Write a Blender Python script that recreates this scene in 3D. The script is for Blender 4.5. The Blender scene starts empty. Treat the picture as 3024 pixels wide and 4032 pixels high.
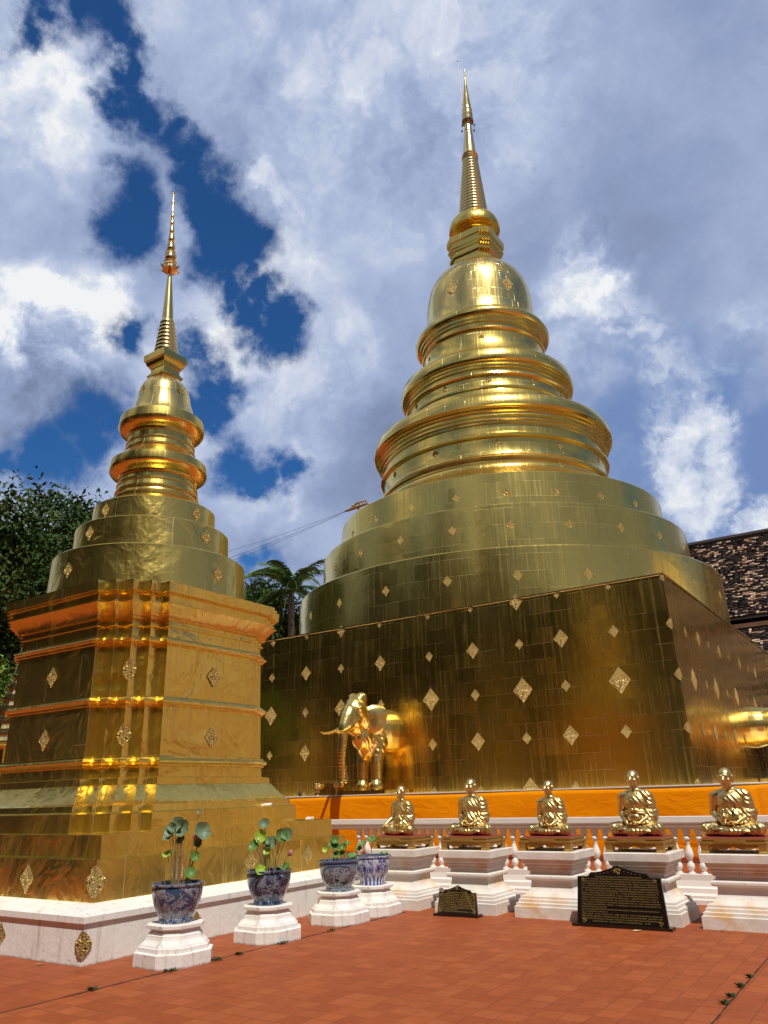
import bpy, bmesh, math, random
import numpy as np
from mathutils import Vector, Matrix
random.seed(7); rng = np.random.default_rng(7)
S = bpy.context.scene
COL = S.collection
PI = math.pi
R = math.radians

# ------------------------------------------------------------------ camera
YAW, PITCH, ROLL = .582, .350, -.031
fw = Vector((-math.sin(YAW)*math.cos(PITCH), math.cos(YAW)*math.cos(PITCH), math.sin(PITCH)))
r0 = Vector((math.cos(YAW), math.sin(YAW), 0)); u0 = r0.cross(fw)
rt = r0*math.cos(ROLL)+u0*math.sin(ROLL); up = rt.cross(fw)
cd = bpy.data.cameras.new('camera'); cam = bpy.data.objects.new('camera', cd); COL.objects.link(cam)
m = Matrix((rt, up, -fw)).transposed().to_4x4(); m.translation = (0, 0, 1.6); cam.matrix_world = m
cd.sensor_fit = 'VERTICAL'; cd.sensor_height = 36; cd.lens = 3028/4032*36; cd.clip_end = 2000; cd.clip_start = .05
S.camera = cam
S.view_settings.view_transform = 'Standard'; S.view_settings.look = 'None'; S.view_settings.exposure = 0; S.view_settings.gamma = 1
S.cycles.max_bounces = 9; S.cycles.glossy_bounces = 7; S.cycles.diffuse_bounces = 3; S.cycles.transmission_bounces = 2
S.cycles.caustics_reflective = True; S.cycles.blur_glossy = .4; S.cycles.sample_clamp_indirect = 4
S.cycles.use_denoising = True

# ------------------------------------------------------------------ node helpers
def newmat(name):
    m = bpy.data.materials.new(name); m.use_nodes = True
    nt = m.node_tree; b = nt.nodes['Principled BSDF']
    return m, nt, b
def N(nt, t, **kw):
    n = nt.nodes.new(t)
    for k, v in kw.items():
        if k.startswith('_'): setattr(n, k[1:], v)
    return n
def L(nt, a, b): nt.links.new(a, b)
def setin(n, **kw):
    for k, v in kw.items(): n.inputs[k.replace('_', ' ')].default_value = v
def math_(nt, op, a, b=None, c=None, clamp=False):
    n = nt.nodes.new('ShaderNodeMath'); n.operation = op; n.use_clamp = clamp
    for i, x in enumerate((a, b, c)):
        if x is None: continue
        if isinstance(x, (int, float)): n.inputs[i].default_value = x
        else: nt.links.new(x, n.inputs[i])
    return n.outputs[0]
def vmath(nt, op, a, b=None, scale=None):
    n = nt.nodes.new('ShaderNodeVectorMath'); n.operation = op
    for i, x in enumerate((a, b)):
        if x is None: continue
        if isinstance(x, (tuple, list)): n.inputs[i].default_value = x
        else: nt.links.new(x, n.inputs[i])
    if scale is not None: n.inputs['Scale'].default_value = scale
    return n.outputs['Value'] if op in ('DISTANCE', 'LENGTH', 'DOT_PRODUCT') else n.outputs['Vector']
def noise(nt, vec, scale, detail=4, rough=.55, dist=0, col=False):
    n = nt.nodes.new('ShaderNodeTexNoise'); setin(n, Scale=scale, Detail=detail, Roughness=rough, Distortion=dist)
    if vec is not None: nt.links.new(vec, n.inputs['Vector'])
    return n.outputs['Color'] if col else n.outputs['Fac']
def ramp(nt, fac, stops, interp='LINEAR'):
    n = nt.nodes.new('ShaderNodeValToRGB'); n.color_ramp.interpolation = interp
    e = n.color_ramp.elements
    while len(e) < len(stops): e.new(.5)
    for i, (p, c) in enumerate(stops):
        e[i].position = p; e[i].color = (*c, 1) if len(c) == 3 else c
    nt.links.new(fac, n.inputs['Fac']); return n.outputs['Color']
def smooth(nt, x, lo, hi, a=0., b=1.):
    n = nt.nodes.new('ShaderNodeMapRange'); n.interpolation_type = 'SMOOTHSTEP'
    nt.links.new(x, n.inputs['Value']); setin(n, From_Min=lo, From_Max=hi, To_Min=a, To_Max=b); return n.outputs['Result']
def mix(nt, fac, a, b, mode='MIX'):
    n = nt.nodes.new('ShaderNodeMix'); n.data_type = 'RGBA'; n.blend_type = mode
    for s, x in ((n.inputs['Factor'], fac), (n.inputs[6], a), (n.inputs[7], b)):
        if isinstance(x, (int, float)): s.default_value = x
        elif isinstance(x, (tuple, list)): s.default_value = (*x, 1)
        else: nt.links.new(x, s)
    return n.outputs[2]
def mapping(nt, vec, scale, loc=(0, 0, 0)):
    n = nt.nodes.new('ShaderNodeMapping'); n.inputs['Scale'].default_value = scale; n.inputs['Location'].default_value = loc
    nt.links.new(vec, n.inputs['Vector']); return n.outputs['Vector']
def uv(nt):
    return nt.nodes.new('ShaderNodeTexCoord').outputs['UV']
def objc(nt):
    return nt.nodes.new('ShaderNodeTexCoord').outputs['Object']

# ------------------------------------------------------------------ materials
def gold(name, pu=.5, pv=.35, tilt=.03, streak=.0004, dent=.006, dscale=1.2, seam=.004, base=(.80, .585, .16), rough=.17, grime=.5, mortar=.0035, lobe=.09, lrough=.5, fold=.6):
    m, nt, b = newmat(name)
    u = uv(nt)
    br = nt.nodes.new('ShaderNodeTexBrick'); L(nt, u, br.inputs['Vector'])
    br.offset = .5; br.squash = 1
    setin(br, Color1=(0, 0, 0, 1), Color2=(1, 1, 1, 1), Mortar=(0, 0, 0, 1), Scale=1., Mortar_Size=mortar, Mortar_Smooth=.3, Bias=0., Brick_Width=pu, Row_Height=pv)
    wn = nt.nodes.new('ShaderNodeTexWhiteNoise'); wn.noise_dimensions = '1D'; L(nt, br.outputs['Color'], wn.inputs['W'])
    off = vmath(nt, 'SCALE', vmath(nt, 'SUBTRACT', wn.outputs['Color'], (.5, .5, .5)), scale=tilt*2)
    geo = nt.nodes.new('ShaderNodeNewGeometry')
    nn = vmath(nt, 'NORMALIZE', vmath(nt, 'ADD', geo.outputs['Normal'], off))
    dn = noise(nt, mapping(nt, u, (1., .8, 1)), dscale, 3, .5, fold)
    dn2 = noise(nt, u, dscale*4.3, 2, .5, 1.2)
    st = noise(nt, mapping(nt, u, (22, .7, 1)), 1., 5, .6)
    h = math_(nt, 'MULTIPLY', dn, dent)
    h = math_(nt, 'ADD', h, math_(nt, 'MULTIPLY', dn2, dent*.12))
    h = math_(nt, 'ADD', h, math_(nt, 'MULTIPLY', st, streak))
    sb = smooth(nt, noise(nt, mapping(nt, u, (1, 1, 1), (9, 1, 0)), 1.0, 3), .42, .60)
    h = math_(nt, 'ADD', h, math_(nt, 'MULTIPLY', math_(nt, 'MULTIPLY', br.outputs['Fac'], sb), seam))
    bp = nt.nodes.new('ShaderNodeBump'); setin(bp, Strength=1., Distance=1.); L(nt, h, bp.inputs['Height']); L(nt, nn, bp.inputs['Normal'])
    L(nt, bp.outputs['Normal'], b.inputs['Normal'])
    st2 = noise(nt, mapping(nt, u, (14, .35, 1)), 1., 6, .65)
    g = smooth(nt, st2, .42, .75)
    g2 = noise(nt, mapping(nt, u, (1, 1, 1), (5, 3, 0)), .9, 4, .6)
    c = mix(nt, math_(nt, 'MULTIPLY', g, grime*.5), base, tuple(x*.55 for x in base))
    c = mix(nt, math_(nt, 'MULTIPLY', smooth(nt, g2, .5, .8), grime*.4), c, (base[0]*.78, base[1]*.68, base[2]*.6))
    brk = math_(nt, 'MULTIPLY', br.outputs['Fac'], smooth(nt, noise(nt, mapping(nt, u, (1, 1, 1), (9, 1, 0)), 1.0, 3), .42, .60))
    c = mix(nt, math_(nt, 'MULTIPLY', brk, .55), c, (.85, .72, .42))
    L(nt, c, b.inputs['Base Color'])
    rr = math_(nt, 'ADD', math_(nt, 'MULTIPLY', g, .16), rough)
    rr = math_(nt, 'ADD', rr, math_(nt, 'MULTIPLY', math_(nt, 'SUBTRACT', wn.outputs['Value'], .5), .06))
    rr = math_(nt, 'ADD', rr, math_(nt, 'MULTIPLY', brk, .2))
    L(nt, rr, b.inputs['Roughness']); b.inputs['Metallic'].default_value = 1
    gl = nt.nodes.new('ShaderNodeBsdfAnisotropic'); gl.distribution = 'GGX'; L(nt, c, gl.inputs['Color']); gl.inputs['Roughness'].default_value = lrough; L(nt, bp.outputs['Normal'], gl.inputs['Normal'])
    mx = nt.nodes.new('ShaderNodeMixShader'); mx.inputs[0].default_value = lobe; L(nt, b.outputs[0], mx.inputs[1]); L(nt, gl.outputs[0], mx.inputs[2])
    L(nt, mx.outputs[0], nt.nodes['Material Output'].inputs['Surface'])
    return m
BASEG = (.86, .65, .175)
G_wall = gold('gold_wall_sheet', .62, .42, .010, .00014, .010, .8, .0004, (.82, .57, .13), .18, .4, .003, .05)
G_drum = gold('gold_drum_sheet', .60, .55, .012, .00010, .012, .7, .0006, BASEG, .17, .5)
G_mold = gold('gold_moulding_sheet', .8, .9, .012, .0001, .004, 1.2, .002, BASEG, .15, .3)
G_small = gold('gold_crumpled_sheet', .80, 1.6, .02, .00006, .045, 1.2, .001, BASEG, .17, .35, .008, .38, .38, 1.3)
G_smallrib = gold('gold_small_moulding', .6, 3., .02, .0001, .005, 2.2, .001, BASEG, .20, .3, .006)
G_spire = gold('gold_spire', 9, 9, 0., .0, .002, 3., 0, (.86, .68, .30), .16, .2)
G_bell = gold('gold_bell_sheet', .34, .5, .016, .0001, .004, 1., .002, (.86, .67, .24), .17, .3)
def orn_mat():
    m, nt, b = newmat('gold_filigree')
    o = objc(nt); v = nt.nodes.new('ShaderNodeTexVoronoi'); v.feature = 'F1'; L(nt, o, v.inputs['Vector']); v.inputs['Scale'].default_value = 8
    n = noise(nt, o, 14, 3)
    h = math_(nt, 'ADD', math_(nt, 'MULTIPLY', v.outputs['Distance'], 1.), math_(nt, 'MULTIPLY', n, .5))
    bp = nt.nodes.new('ShaderNodeBump'); setin(bp, Strength=1., Distance=.08); L(nt, h, bp.inputs['Height']); L(nt, bp.outputs['Normal'], b.inputs['Normal'])
    L(nt, mix(nt, smooth(nt, v.outputs['Distance'], .1, .6), (.92, .76, .40), (.62, .44, .14)), b.inputs['Base Color'])
    setin(b, Metallic=.72, Roughness=.3); return m
G_orn = orn_mat()
def plain(name, col, rough=.5, metal=0., bump=0, bscale=30, var=0., vscale=6):
    m, nt, b = newmat(name)
    o = objc(nt)
    if var:
        n = noise(nt, o, vscale, 5)
        L(nt, mix(nt, n, tuple(c*(1-var) for c in col), tuple(min(1, c*(1+var)) for c in col)), b.inputs['Base Color'])
    else: b.inputs['Base Color'].default_value = (*col, 1)
    setin(b, Roughness=rough, Metallic=metal)
    if bump:
        bp = nt.nodes.new('ShaderNodeBump'); setin(bp, Strength=1., Distance=bump); L(nt, noise(nt, o, bscale, 4), bp.inputs['Height']); L(nt, bp.outputs['Normal'], b.inputs['Normal'])
    return m
G_statue = plain('gold_statue', (.66, .50, .23), .38, 1., .003, 16, .22, 9)
def robe_mat():
    m, nt, b = newmat('gold_robe')
    o = objc(nt); w = nt.nodes.new('ShaderNodeTexWave'); w.wave_type = 'BANDS'; w.bands_direction = 'X'
    mp = nt.nodes.new('ShaderNodeMapping'); mp.inputs['Rotation'].default_value = (0, .75, 0); L(nt, o, mp.inputs['Vector']); L(nt, mp.outputs[0], w.inputs['Vector'])
    setin(w, Scale=8., Distortion=3., Detail=2., Detail_Scale=1.2)
    bp = nt.nodes.new('ShaderNodeBump'); setin(bp, Strength=1., Distance=.0035); L(nt, w.outputs['Fac'], bp.inputs['Height']); L(nt, bp.outputs['Normal'], b.inputs['Normal'])
    n = noise(nt, o, 12, 5); L(nt, mix(nt, n, (.56, .42, .17), (.74, .57, .27)), b.inputs['Base Color']); setin(b, Metallic=1., Roughness=.40); return m
G_robe = robe_mat()
G_eleph = plain('gold_elephant', (.90, .68, .22), .26, 1., .006, 7, .08)
G_paint = plain('gold_paint', (.46, .28, .07), .42, .55, .002, 60, .25, 12)
G_gilt = plain('gilt_text', (.55, .42, .12), .45, .6, .002, 60, .2)
M_dark = plain('dark_metal', (.03, .025, .02), .5, .3)
def white_mat():
    m, nt, b = newmat('white_plaster')
    o = objc(nt); g = nt.nodes.new('ShaderNodeNewGeometry')
    n1 = noise(nt, o, 1.4, 6, .6); n2 = noise(nt, mapping(nt, o, (9, 9, .8)), 1., 5, .65)
    n3 = noise(nt, mapping(nt, o, (3., 3., 1.6), (7, 2, 4)), 1., 6, .7)
    c = mix(nt, smooth(nt, n1, .4, .8), (.82, .81, .79), (.74, .72, .68))
    c = mix(nt, math_(nt, 'MULTIPLY', smooth(nt, n2, .52, .72), .6), c, (.40, .35, .28))
    c = mix(nt, math_(nt, 'MULTIPLY', smooth(nt, n3, .62, .74), .5), c, (.60, .38, .18))
    n4 = noise(nt, o, 26, 3, .6)
    c = mix(nt, smooth(nt, n4, .69, .73), c, (.22, .20, .18))
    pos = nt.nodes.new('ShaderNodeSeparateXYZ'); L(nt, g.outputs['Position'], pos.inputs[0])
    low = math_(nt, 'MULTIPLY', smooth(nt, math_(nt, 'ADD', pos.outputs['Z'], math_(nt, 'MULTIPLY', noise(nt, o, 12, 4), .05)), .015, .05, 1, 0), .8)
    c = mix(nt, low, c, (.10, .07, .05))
    L(nt, c, b.inputs['Base Color']); setin(b, Roughness=.75)
    bp = nt.nodes.new('ShaderNodeBump'); setin(bp, Strength=1., Distance=.006); L(nt, noise(nt, o, 14, 6), bp.inputs['Height']); L(nt, bp.outputs['Normal'], b.inputs['Normal'])
    return m
M_white = white_mat()
def rusty_mat():
    m, nt, b = newmat('rust_streaked_plaster')
    o = objc(nt)
    n1 = noise(nt, mapping(nt, o, (2.2, 2.2, 3.), (3, 0, 0)), 1., 6, .62)
    s = noise(nt, mapping(nt, o, (12, 12, .5)), 1., 4, .6)
    c = mix(nt, smooth(nt, noise(nt, o, 3, 5), .35, .8), (.80, .78, .75), (.66, .62, .57))
    c = mix(nt, math_(nt, 'MULTIPLY', smooth(nt, n1, .47, .66), .85), c, (.72, .48, .22))
    c = mix(nt, math_(nt, 'MULTIPLY', smooth(nt, s, .62, .74), .45), c, (.45, .26, .12))
    L(nt, c, b.inputs['Base Color']); setin(b, Roughness=.6)
    bp = nt.nodes.new('ShaderNodeBump'); setin(bp, Strength=1., Distance=.004); L(nt, noise(nt, o, 18, 5), bp.inputs['Height']); L(nt, bp.outputs['Normal'], b.inputs['Normal'])
    return m
M_rust = rusty_mat()
def tile_mat():
    m, nt, b = newmat('terracotta_tiles')
    o = objc(nt)
    br = nt.nodes.new('ShaderNodeTexBrick'); br.offset = .0
    wob = vmath(nt, 'SCALE', vmath(nt, 'SUBTRACT', noise(nt, o, 1.3, 2, .5, 0, True), (.5, .5, .5)), scale=.02)
    L(nt, vmath(nt, 'ADD', o, wob), br.inputs['Vector'])
    setin(br, Color1=(0, 0, 0, 1), Color2=(1, 1, 1, 1), Mortar=(.5, .5, .5, 1), Scale=1., Mortar_Size=.0042, Mortar_Smooth=.3, Brick_Width=.205, Row_Height=.205)
    c = ramp(nt, br.outputs['Color'], [(0, (.290, .064, .016)), (.5, (.325, .076, .020)), (1, (.375, .095, .026))])
    n = noise(nt, o, .55, 6, .6); n2 = noise(nt, o, 6, 6, .65)
    c = mix(nt, math_(nt, 'MULTIPLY', smooth(nt, n, .35, .75), .35), c, (.26, .06, .02))
    c = mix(nt, math_(nt, 'MULTIPLY', smooth(nt, n2, .45, .8), .35), c, (.44, .13, .055))
    mz = smooth(nt, noise(nt, o, 2.2, 4), .35, .65, .08, .65)
    c = mix(nt, math_(nt, 'MULTIPLY', br.outputs['Fac'], mz), c, (.11, .035, .018))
    n5 = noise(nt, o, 1.1, 7, .75); c = mix(nt, math_(nt, 'MULTIPLY', smooth(nt, n5, .66, .8), .6), c, (.10, .04, .03))
    n6 = noise(nt, o, 38, 2); c = mix(nt, smooth(nt, n6, .74, .77), c, (.12, .05, .03))
    L(nt, c, b.inputs['Base Color'])
    L(nt, smooth(nt, n2, .3, .7, .5, .7), b.inputs['Roughness']); b.inputs['Specular IOR Level'].default_value = .25
    h = math_(nt, 'ADD', math_(nt, 'MULTIPLY', br.outputs['Fac'], -.003), math_(nt, 'MULTIPLY', n2, .002))
    h = math_(nt, 'ADD', h, math_(nt, 'MULTIPLY', br.outputs['Color'], .0015))
    bp = nt.nodes.new('ShaderNodeBump'); setin(bp, Strength=1., Distance=1.); L(nt, h, bp.inputs['Height']); L(nt, bp.outputs['Normal'], b.inputs['Normal'])
    return m
M_tile = tile_mat()
def cloth_mat():
    m, nt, b = newmat('saffron_cloth')
    o = objc(nt); n = noise(nt, o, 3, 5)
    L(nt, mix(nt, n, (.80, .26, .0), (.88, .32, .0)), b.inputs['Base Color']); setin(b, Roughness=.9, Specular_IOR_Level=.1)
    bp = nt.nodes.new('ShaderNodeBump'); setin(bp, Strength=1., Distance=.02); L(nt, noise(nt, mapping(nt, o, (1.2, 1.2, 3)), 1.4, 3, .5, 1.5), bp.inputs['Height']); L(nt, bp.outputs['Normal'], b.inputs['Normal'])
    return m
M_cloth = cloth_mat()
M_red = plain('red_cushion', (.24, .03, .025), .8, 0, .003, 60, .3, 20)
M_soil = plain('pond_weed', (.07, .12, .02), .4, 0, .01, 30, .6, 20)
M_stem = plain('lotus_stem', (.22, .20, .06), .6, 0, 0, 30, .4, 9)
M_leafl = plain('lotus_leaf', (.09, .20, .04), .45, 0, .003, 30, .35, 9)
M_leafb = plain('lotus_leaf_bright', (.30, .45, .04), .45, 0, .003, 30, .3, 9)
M_leafp = plain('lotus_leaf_pale', (.13, .20, .11), .5, 0, .003, 30, .3, 9)
M_dry = plain('dry_leaf', (.30, .17, .10), .8, 0, .003, 40, .4, 30)
M_pink = plain('withered_petal', (.42, .20, .18), .8, 0, .003, 40, .4, 30)
M_black = plain('black_granite', (.014, .008, .006), .16, 0, .001, 60, .3, 60)
M_bark = plain('bark', (.10, .07, .045), .9, 0, .02, 9, .4, 5)
M_weed = plain('joint_weed', (.05, .07, .02), .9, 0, 0, 9, .6, 40)
M_chalk = plain('painted_white', (.80, .77, .74), .55, 0, .003, 30, .06, 3)
def foliage(name, a, b_, c_):
    m, nt, b = newmat(name)
    g = nt.nodes.new('ShaderNodeNewGeometry'); o = objc(nt)
    c = mix(nt, g.outputs['Random Per Island'], a, b_)
    c = mix(nt, smooth(nt, noise(nt, o, .5, 3), .5, .75), c, c_)
    L(nt, c, b.inputs['Base Color']); setin(b, Roughness=.6, Specular_IOR_Level=.2)
    return m
F_dark = foliage('foliage_dark', (.015, .042, .008), (.05, .10, .016), (.09, .11, .02))
F_mid = foliage('foliage_mid', (.03, .07, .012), (.09, .15, .03), (.12, .15, .03))
F_bright = foliage('foliage_bright', (.08, .18, .02), (.22, .34, .05), (.2, .3, .05))
F_palm = foliage('palm_leaflets', (.04, .10, .03), (.12, .20, .05), (.20, .26, .06))
def roof_mats():
    out = []
    for n, c in (('roof_tile_dark', (.018, .012, .012)), ('roof_tile_brown', (.05, .028, .022)), ('roof_tile_clay', (.50, .32, .22)), ('roof_tile_pale', (.70, .54, .42))):
        out.append(plain(n, c, .7, 0, .004, 20, .3, 3))
    return out
M_roof = roof_mats()
def pot_mat(kind):
    m, nt, b = newmat('glazed_'+kind)
    u = uv(nt)
    sep = nt.nodes.new('ShaderNodeSeparateXYZ'); L(nt, u, sep.inputs[0]); v = sep.outputs['Y']
    white, blue, dk = {'dragon': ((.30, .30, .33), (.03, .07, .16), (.01, .03, .08)), 'landscape': ((.20, .24, .30), (.015, .04, .10), (.005, .012, .04)),
                       'crane': ((.26, .31, .36), (.06, .09, .18), (.02, .03, .08)), 'floral': ((.50, .52, .62), (.04, .05, .26), (.03, .04, .2))}[kind]
    if kind == 'floral':
        vo = nt.nodes.new('ShaderNodeTexVoronoi'); L(nt, u, vo.inputs['Vector']); vo.inputs['Scale'].default_value = 9; vo.inputs['Randomness'].default_value = .6
        f = smooth(nt, vo.outputs['Distance'], .30, .36, 1, 0)
        ring = smooth(nt, math_(nt, 'ABSOLUTE', math_(nt, 'SUBTRACT', vo.outputs['Distance'], .45)), .02, .05, 1, 0)
        nz = smooth(nt, noise(nt, u, 24, 3, .5, 1.5), .50, .56)
        c = mix(nt, math_(nt, 'MAXIMUM', f, math_(nt, 'MAXIMUM', math_(nt, 'MULTIPLY', nz, .8), ring)), white, blue)
        band = smooth(nt, v, .12, .125, 1, 0); wv = math_(nt, 'SINE', math_(nt, 'MULTIPLY', sep.outputs['X'], 75))
        c = mix(nt, band, c, mix(nt, smooth(nt, wv, -.1, .2), white, blue))
    else:
        sc = {'dragon': 9, 'landscape': 4.5, 'crane': 7}[kind]; th = {'dragon': .47, 'landscape': .44, 'crane': .56}[kind]
        n1 = noise(nt, u, sc, 3, .55, 1.6); n2 = noise(nt, mapping(nt, u, (1, 1, 1), (3, 8, 0)), sc*2.2, 3, .6, 2.5)
        c = mix(nt, smooth(nt, n1, th, th+.05), white, blue)
        c = mix(nt, smooth(nt, n2, .56, .60), c, dk)
        c = mix(nt, smooth(nt, math_(nt, 'ABSOLUTE', math_(nt, 'SUBTRACT', n1, th-.035)), .006, .012, 1, 0), c, blue)
        if kind == 'crane': c = mix(nt, smooth(nt, v, .27, .40), c, (.06, .09, .20))
    edge = math_(nt, 'GREATER_THAN', v, .425)
    c = mix(nt, edge, c, (.10, .12, .20))
    L(nt, c, b.inputs['Base Color']); setin(b, Roughness=.14, Coat_Weight=.5, Coat_Roughness=.06)
    return m
POTM = {k: pot_mat(k) for k in ('dragon', 'landscape', 'crane', 'floral')}

# ------------------------------------------------------------------ mesh helpers
class MB:
    def __init__(s): s.v = []; s.f = []; s.uv = []; s.m = []
    def add(s, vs, fs, uvs=None, mi=0):
        o = len(s.v); s.v += [tuple(p) for p in vs]
        for i, f in enumerate(fs):
            s.f.append([o+k for k in f]); s.m.append(mi)
            s.uv.append(uvs[i] if uvs else [(vs[k][0]+vs[k][1], vs[k][2]) for k in f])
    def box(s, c, d, mi=0, rz=0, bev=0):
        x, y, z = (t/2 for t in d); cr, sr = math.cos(rz), math.sin(rz)
        P = [(-x, -y, -z), (x, -y, -z), (x, y, -z), (-x, y, -z), (-x, -y, z), (x, -y, z), (x, y, z), (-x, y, z)]
        P = [(c[0]+a*cr-b*sr, c[1]+a*sr+b*cr, c[2]+q) for a, b, q in P]
        s.add(P, [(0, 1, 5, 4), (1, 2, 6, 5), (2, 3, 7, 6), (3, 0, 4, 7), (4, 5, 6, 7), (3, 2, 1, 0)], None, mi)
    def loops(s, rings, cap0=True, cap1=True, us=None, vsl=None, mi=0, closed=True):
        n = len(rings[0]); V = [p for r in rings for p in r]; F = []; U = []
        if us is None:
            us = [0.]
            big = rings[len(rings)//2]
            for k in range(n): us.append(us[-1]+(Vector(big[(k+1) % n])-Vector(big[k])).length)
        if vsl is None:
            vsl = [0.]
            for i in range(1, len(rings)): vsl.append(vsl[-1]+(Vector(rings[i][0])-Vector(rings[i-1][0])).length)
        for i in range(len(rings)-1):
            for k in range(n if closed else n-1):
                k2 = (k+1) % n
                F.append((i*n+k, i*n+k2, (i+1)*n+k2, (i+1)*n+k))
                U.append([(us[k], vsl[i]), (us[k+1], vsl[i]), (us[k+1], vsl[i+1]), (us[k], vsl[i+1])])
        if cap0 and closed: F.append(tuple(reversed(range(n)))); U.append([(rings[0][k][0], rings[0][k][1]) for k in reversed(range(n))])
        if cap1 and closed: F.append(tuple((len(rings)-1)*n+k for k in range(n))); U.append([(rings[-1][k][0], rings[-1][k][1]) for k in range(n)])
        s.add(V, F, U, mi)
    def lathe(s, prof, c=(0, 0, 0), seg=64, lean=None, cap0=True, cap1=True, mi=0, rscale=None):
        rings = []
        for r, z in prof:
            dx = dy = 0
            if lean: dx, dy = lean(z)
            rings.append([(c[0]+dx+r*math.cos(2*PI*k/seg), c[1]+dy+r*math.sin(2*PI*k/seg), c[2]+z) for k in range(seg)])
        rm = rscale or max(r for r, z in prof)
        us = [rm*2*PI*k/seg for k in range(seg+1)]
        vs = [0.]
        for i in range(1, len(prof)): vs.append(vs[-1]+math.hypot(prof[i][0]-prof[i-1][0], prof[i][1]-prof[i-1][1]))
        s.loops(rings, cap0, cap1, us, vs, mi)
    def tube(s, pts, rad, seg=8, mi=0):
        pts = [Vector(p) for p in pts]; rad = rad if isinstance(rad, (list, tuple)) else [rad]*len(pts); rings = []
        for i, p in enumerate(pts):
            t = (pts[min(i+1, len(pts)-1)]-pts[max(i-1, 0)]).normalized()
            a = t.cross(Vector((0, 0, 1))); a = a if a.length > .01 else t.cross(Vector((1, 0, 0))); a.normalize(); b = t.cross(a)
            rings.append([tuple(p+(a*math.cos(2*PI*k/seg)-b*math.sin(2*PI*k/seg))*rad[i]) for k in range(seg)])
        s.loops(rings, mi=mi)
    def ell(s, c, r, seg=20, rings=12, rot=None):
        V = []; F = []
        for i in range(rings+1):
            th = PI*i/rings
            for k in range(seg):
                p = Vector((r[0]*math.sin(th)*math.cos(2*PI*k/seg), r[1]*math.sin(th)*math.sin(2*PI*k/seg), r[2]*math.cos(th)))
                if rot: p = rot @ p
                V.append(tuple(p+Vector(c)))
        for i in range(rings):
            for k in range(seg):
                F.append((i*seg+k, (i+1)*seg+k, (i+1)*seg+(k+1) % seg, i*seg+(k+1) % seg))
        s.add(V, F)
    def cap(s, a, b, ra, rb, n=7):
        a = Vector(a); b = Vector(b); n = int(min(40, max(4, (b-a).length/(.14*min(ra, rb)))))
        for i in range(n):
            t = i/(n-1); s.ell(a.lerp(b, t), (ra+(rb-ra)*t,)*3, 14, 8)
    def mesh(s, name, mats, smooth=None):
        me = bpy.data.meshes.new(name); me.from_pydata(s.v, [], s.f)
        ul = me.uv_layers.new(name='UVMap')
        flat = [c for f in s.uv for q in f for c in q]
        ul.data.foreach_set('uv', flat)
        for mm in (mats if isinstance(mats, (list, tuple)) else [mats]): me.materials.append(mm)
        if any(s.m): me.polygons.foreach_set('material_index', s.m)
        me.update()
        if smooth is not None:
            me.polygons.foreach_set('use_smooth', [True]*len(me.polygons)); me.set_sharp_from_angle(angle=R(smooth))
        return me
    def obj(s, name, mats, parent=None, smooth=None, loc=None):
        return ob(name, s.mesh(name, mats, smooth), parent, loc)
def ob(name, me, parent=None, loc=None, rz=0):
    o = bpy.data.objects.new(name, me); COL.objects.link(o)
    if parent: o.parent = parent
    if loc: o.location = loc
    o.rotation_euler.z = rz
    return o
def tag(o, label, cat, group=None):
    o['label'] = label; o['category'] = cat
    if group: o['group'] = group
    return o
def thing(name, label, cat, loc=(0, 0, 0), rz=0, group=None):
    return tag(ob(name, None, None, loc, rz), label, cat, group)
def struct(o, kind='structure'): o['kind'] = kind; return o
def redent(H, a, b, c, z, cx=0, cy=0):
    e = (H+c)/2
    q = [(a, -H), (a, -e), (b, -e), (b, -c), (c, -c), (c, -b), (e, -b), (e, -a), (H, -a)]
    out = []
    for k in range(4):
        for x, y in q:
            for _ in range(k): x, y = -y, x
            out.append((cx+x, cy+y, z))
    return out
def square(h, z, cx=0, cy=0): return [(cx+h, cy-h, z), (cx+h, cy+h, z), (cx-h, cy+h, z), (cx-h, cy-h, z)]
def octo(r, z, rz=0, f=.5):
    # square with cut corners, half width r
    q = r*f
    P = [(-q, -r), (q, -r), (r, -q), (r, q), (q, r), (-q, r), (-r, q), (-r, -q)]
    return [(x, y, z) for x, y in P]

# ------------------------------------------------------------------ ornament (filigree diamond) unit mesh: half height 1, half width .85, facing -Y
def ornament_mesh(n=11, seed=1):
    rg = random.Random(seed); g = MB(); idx = {}; V = []
    for i in range(n+1):
        for j in range(n+1):
            a = i/n; b = j/n                      # diamond coordinates
            x = (a-b)*.85; z = (a+b-1)
            e = min(a, b, 1-a, 1-b)
            cen = math.hypot(a-.5, b-.5)
            y = -.10*min(1, e*6) - (.12*rg.random() if e > .08 else 0) - (.08 if cen < .12 else 0)
            idx[i, j] = len(V); V.append((x, y, z))
    F = [(idx[i, j], idx[i+1, j], idx[i+1, j+1], idx[i, j+1]) for i in range(n) for j in range(n)]
    g.add(V, F)
    ring = [idx[i, 0] for i in range(n+1)]+[idx[n, j] for j in range(1, n+1)]+[idx[i, n] for i in range(n-1, -1, -1)]+[idx[0, j] for j in range(n-1, 0, -1)]
    bk = [(V[k][0], .06, V[k][2]) for k in ring]; o = len(g.v); g.v += bk
    for k in range(len(ring)):
        k2 = (k+1) % len(ring); g.f.append([ring[k], ring[k2], o+k2, o+k][::-1]); g.uv.append([(0, 0)]*4); g.m.append(0)
    return g.mesh('ornament', G_orn)
ORN = [ornament_mesh(14, 1), ornament_mesh(12, 2)]
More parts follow.
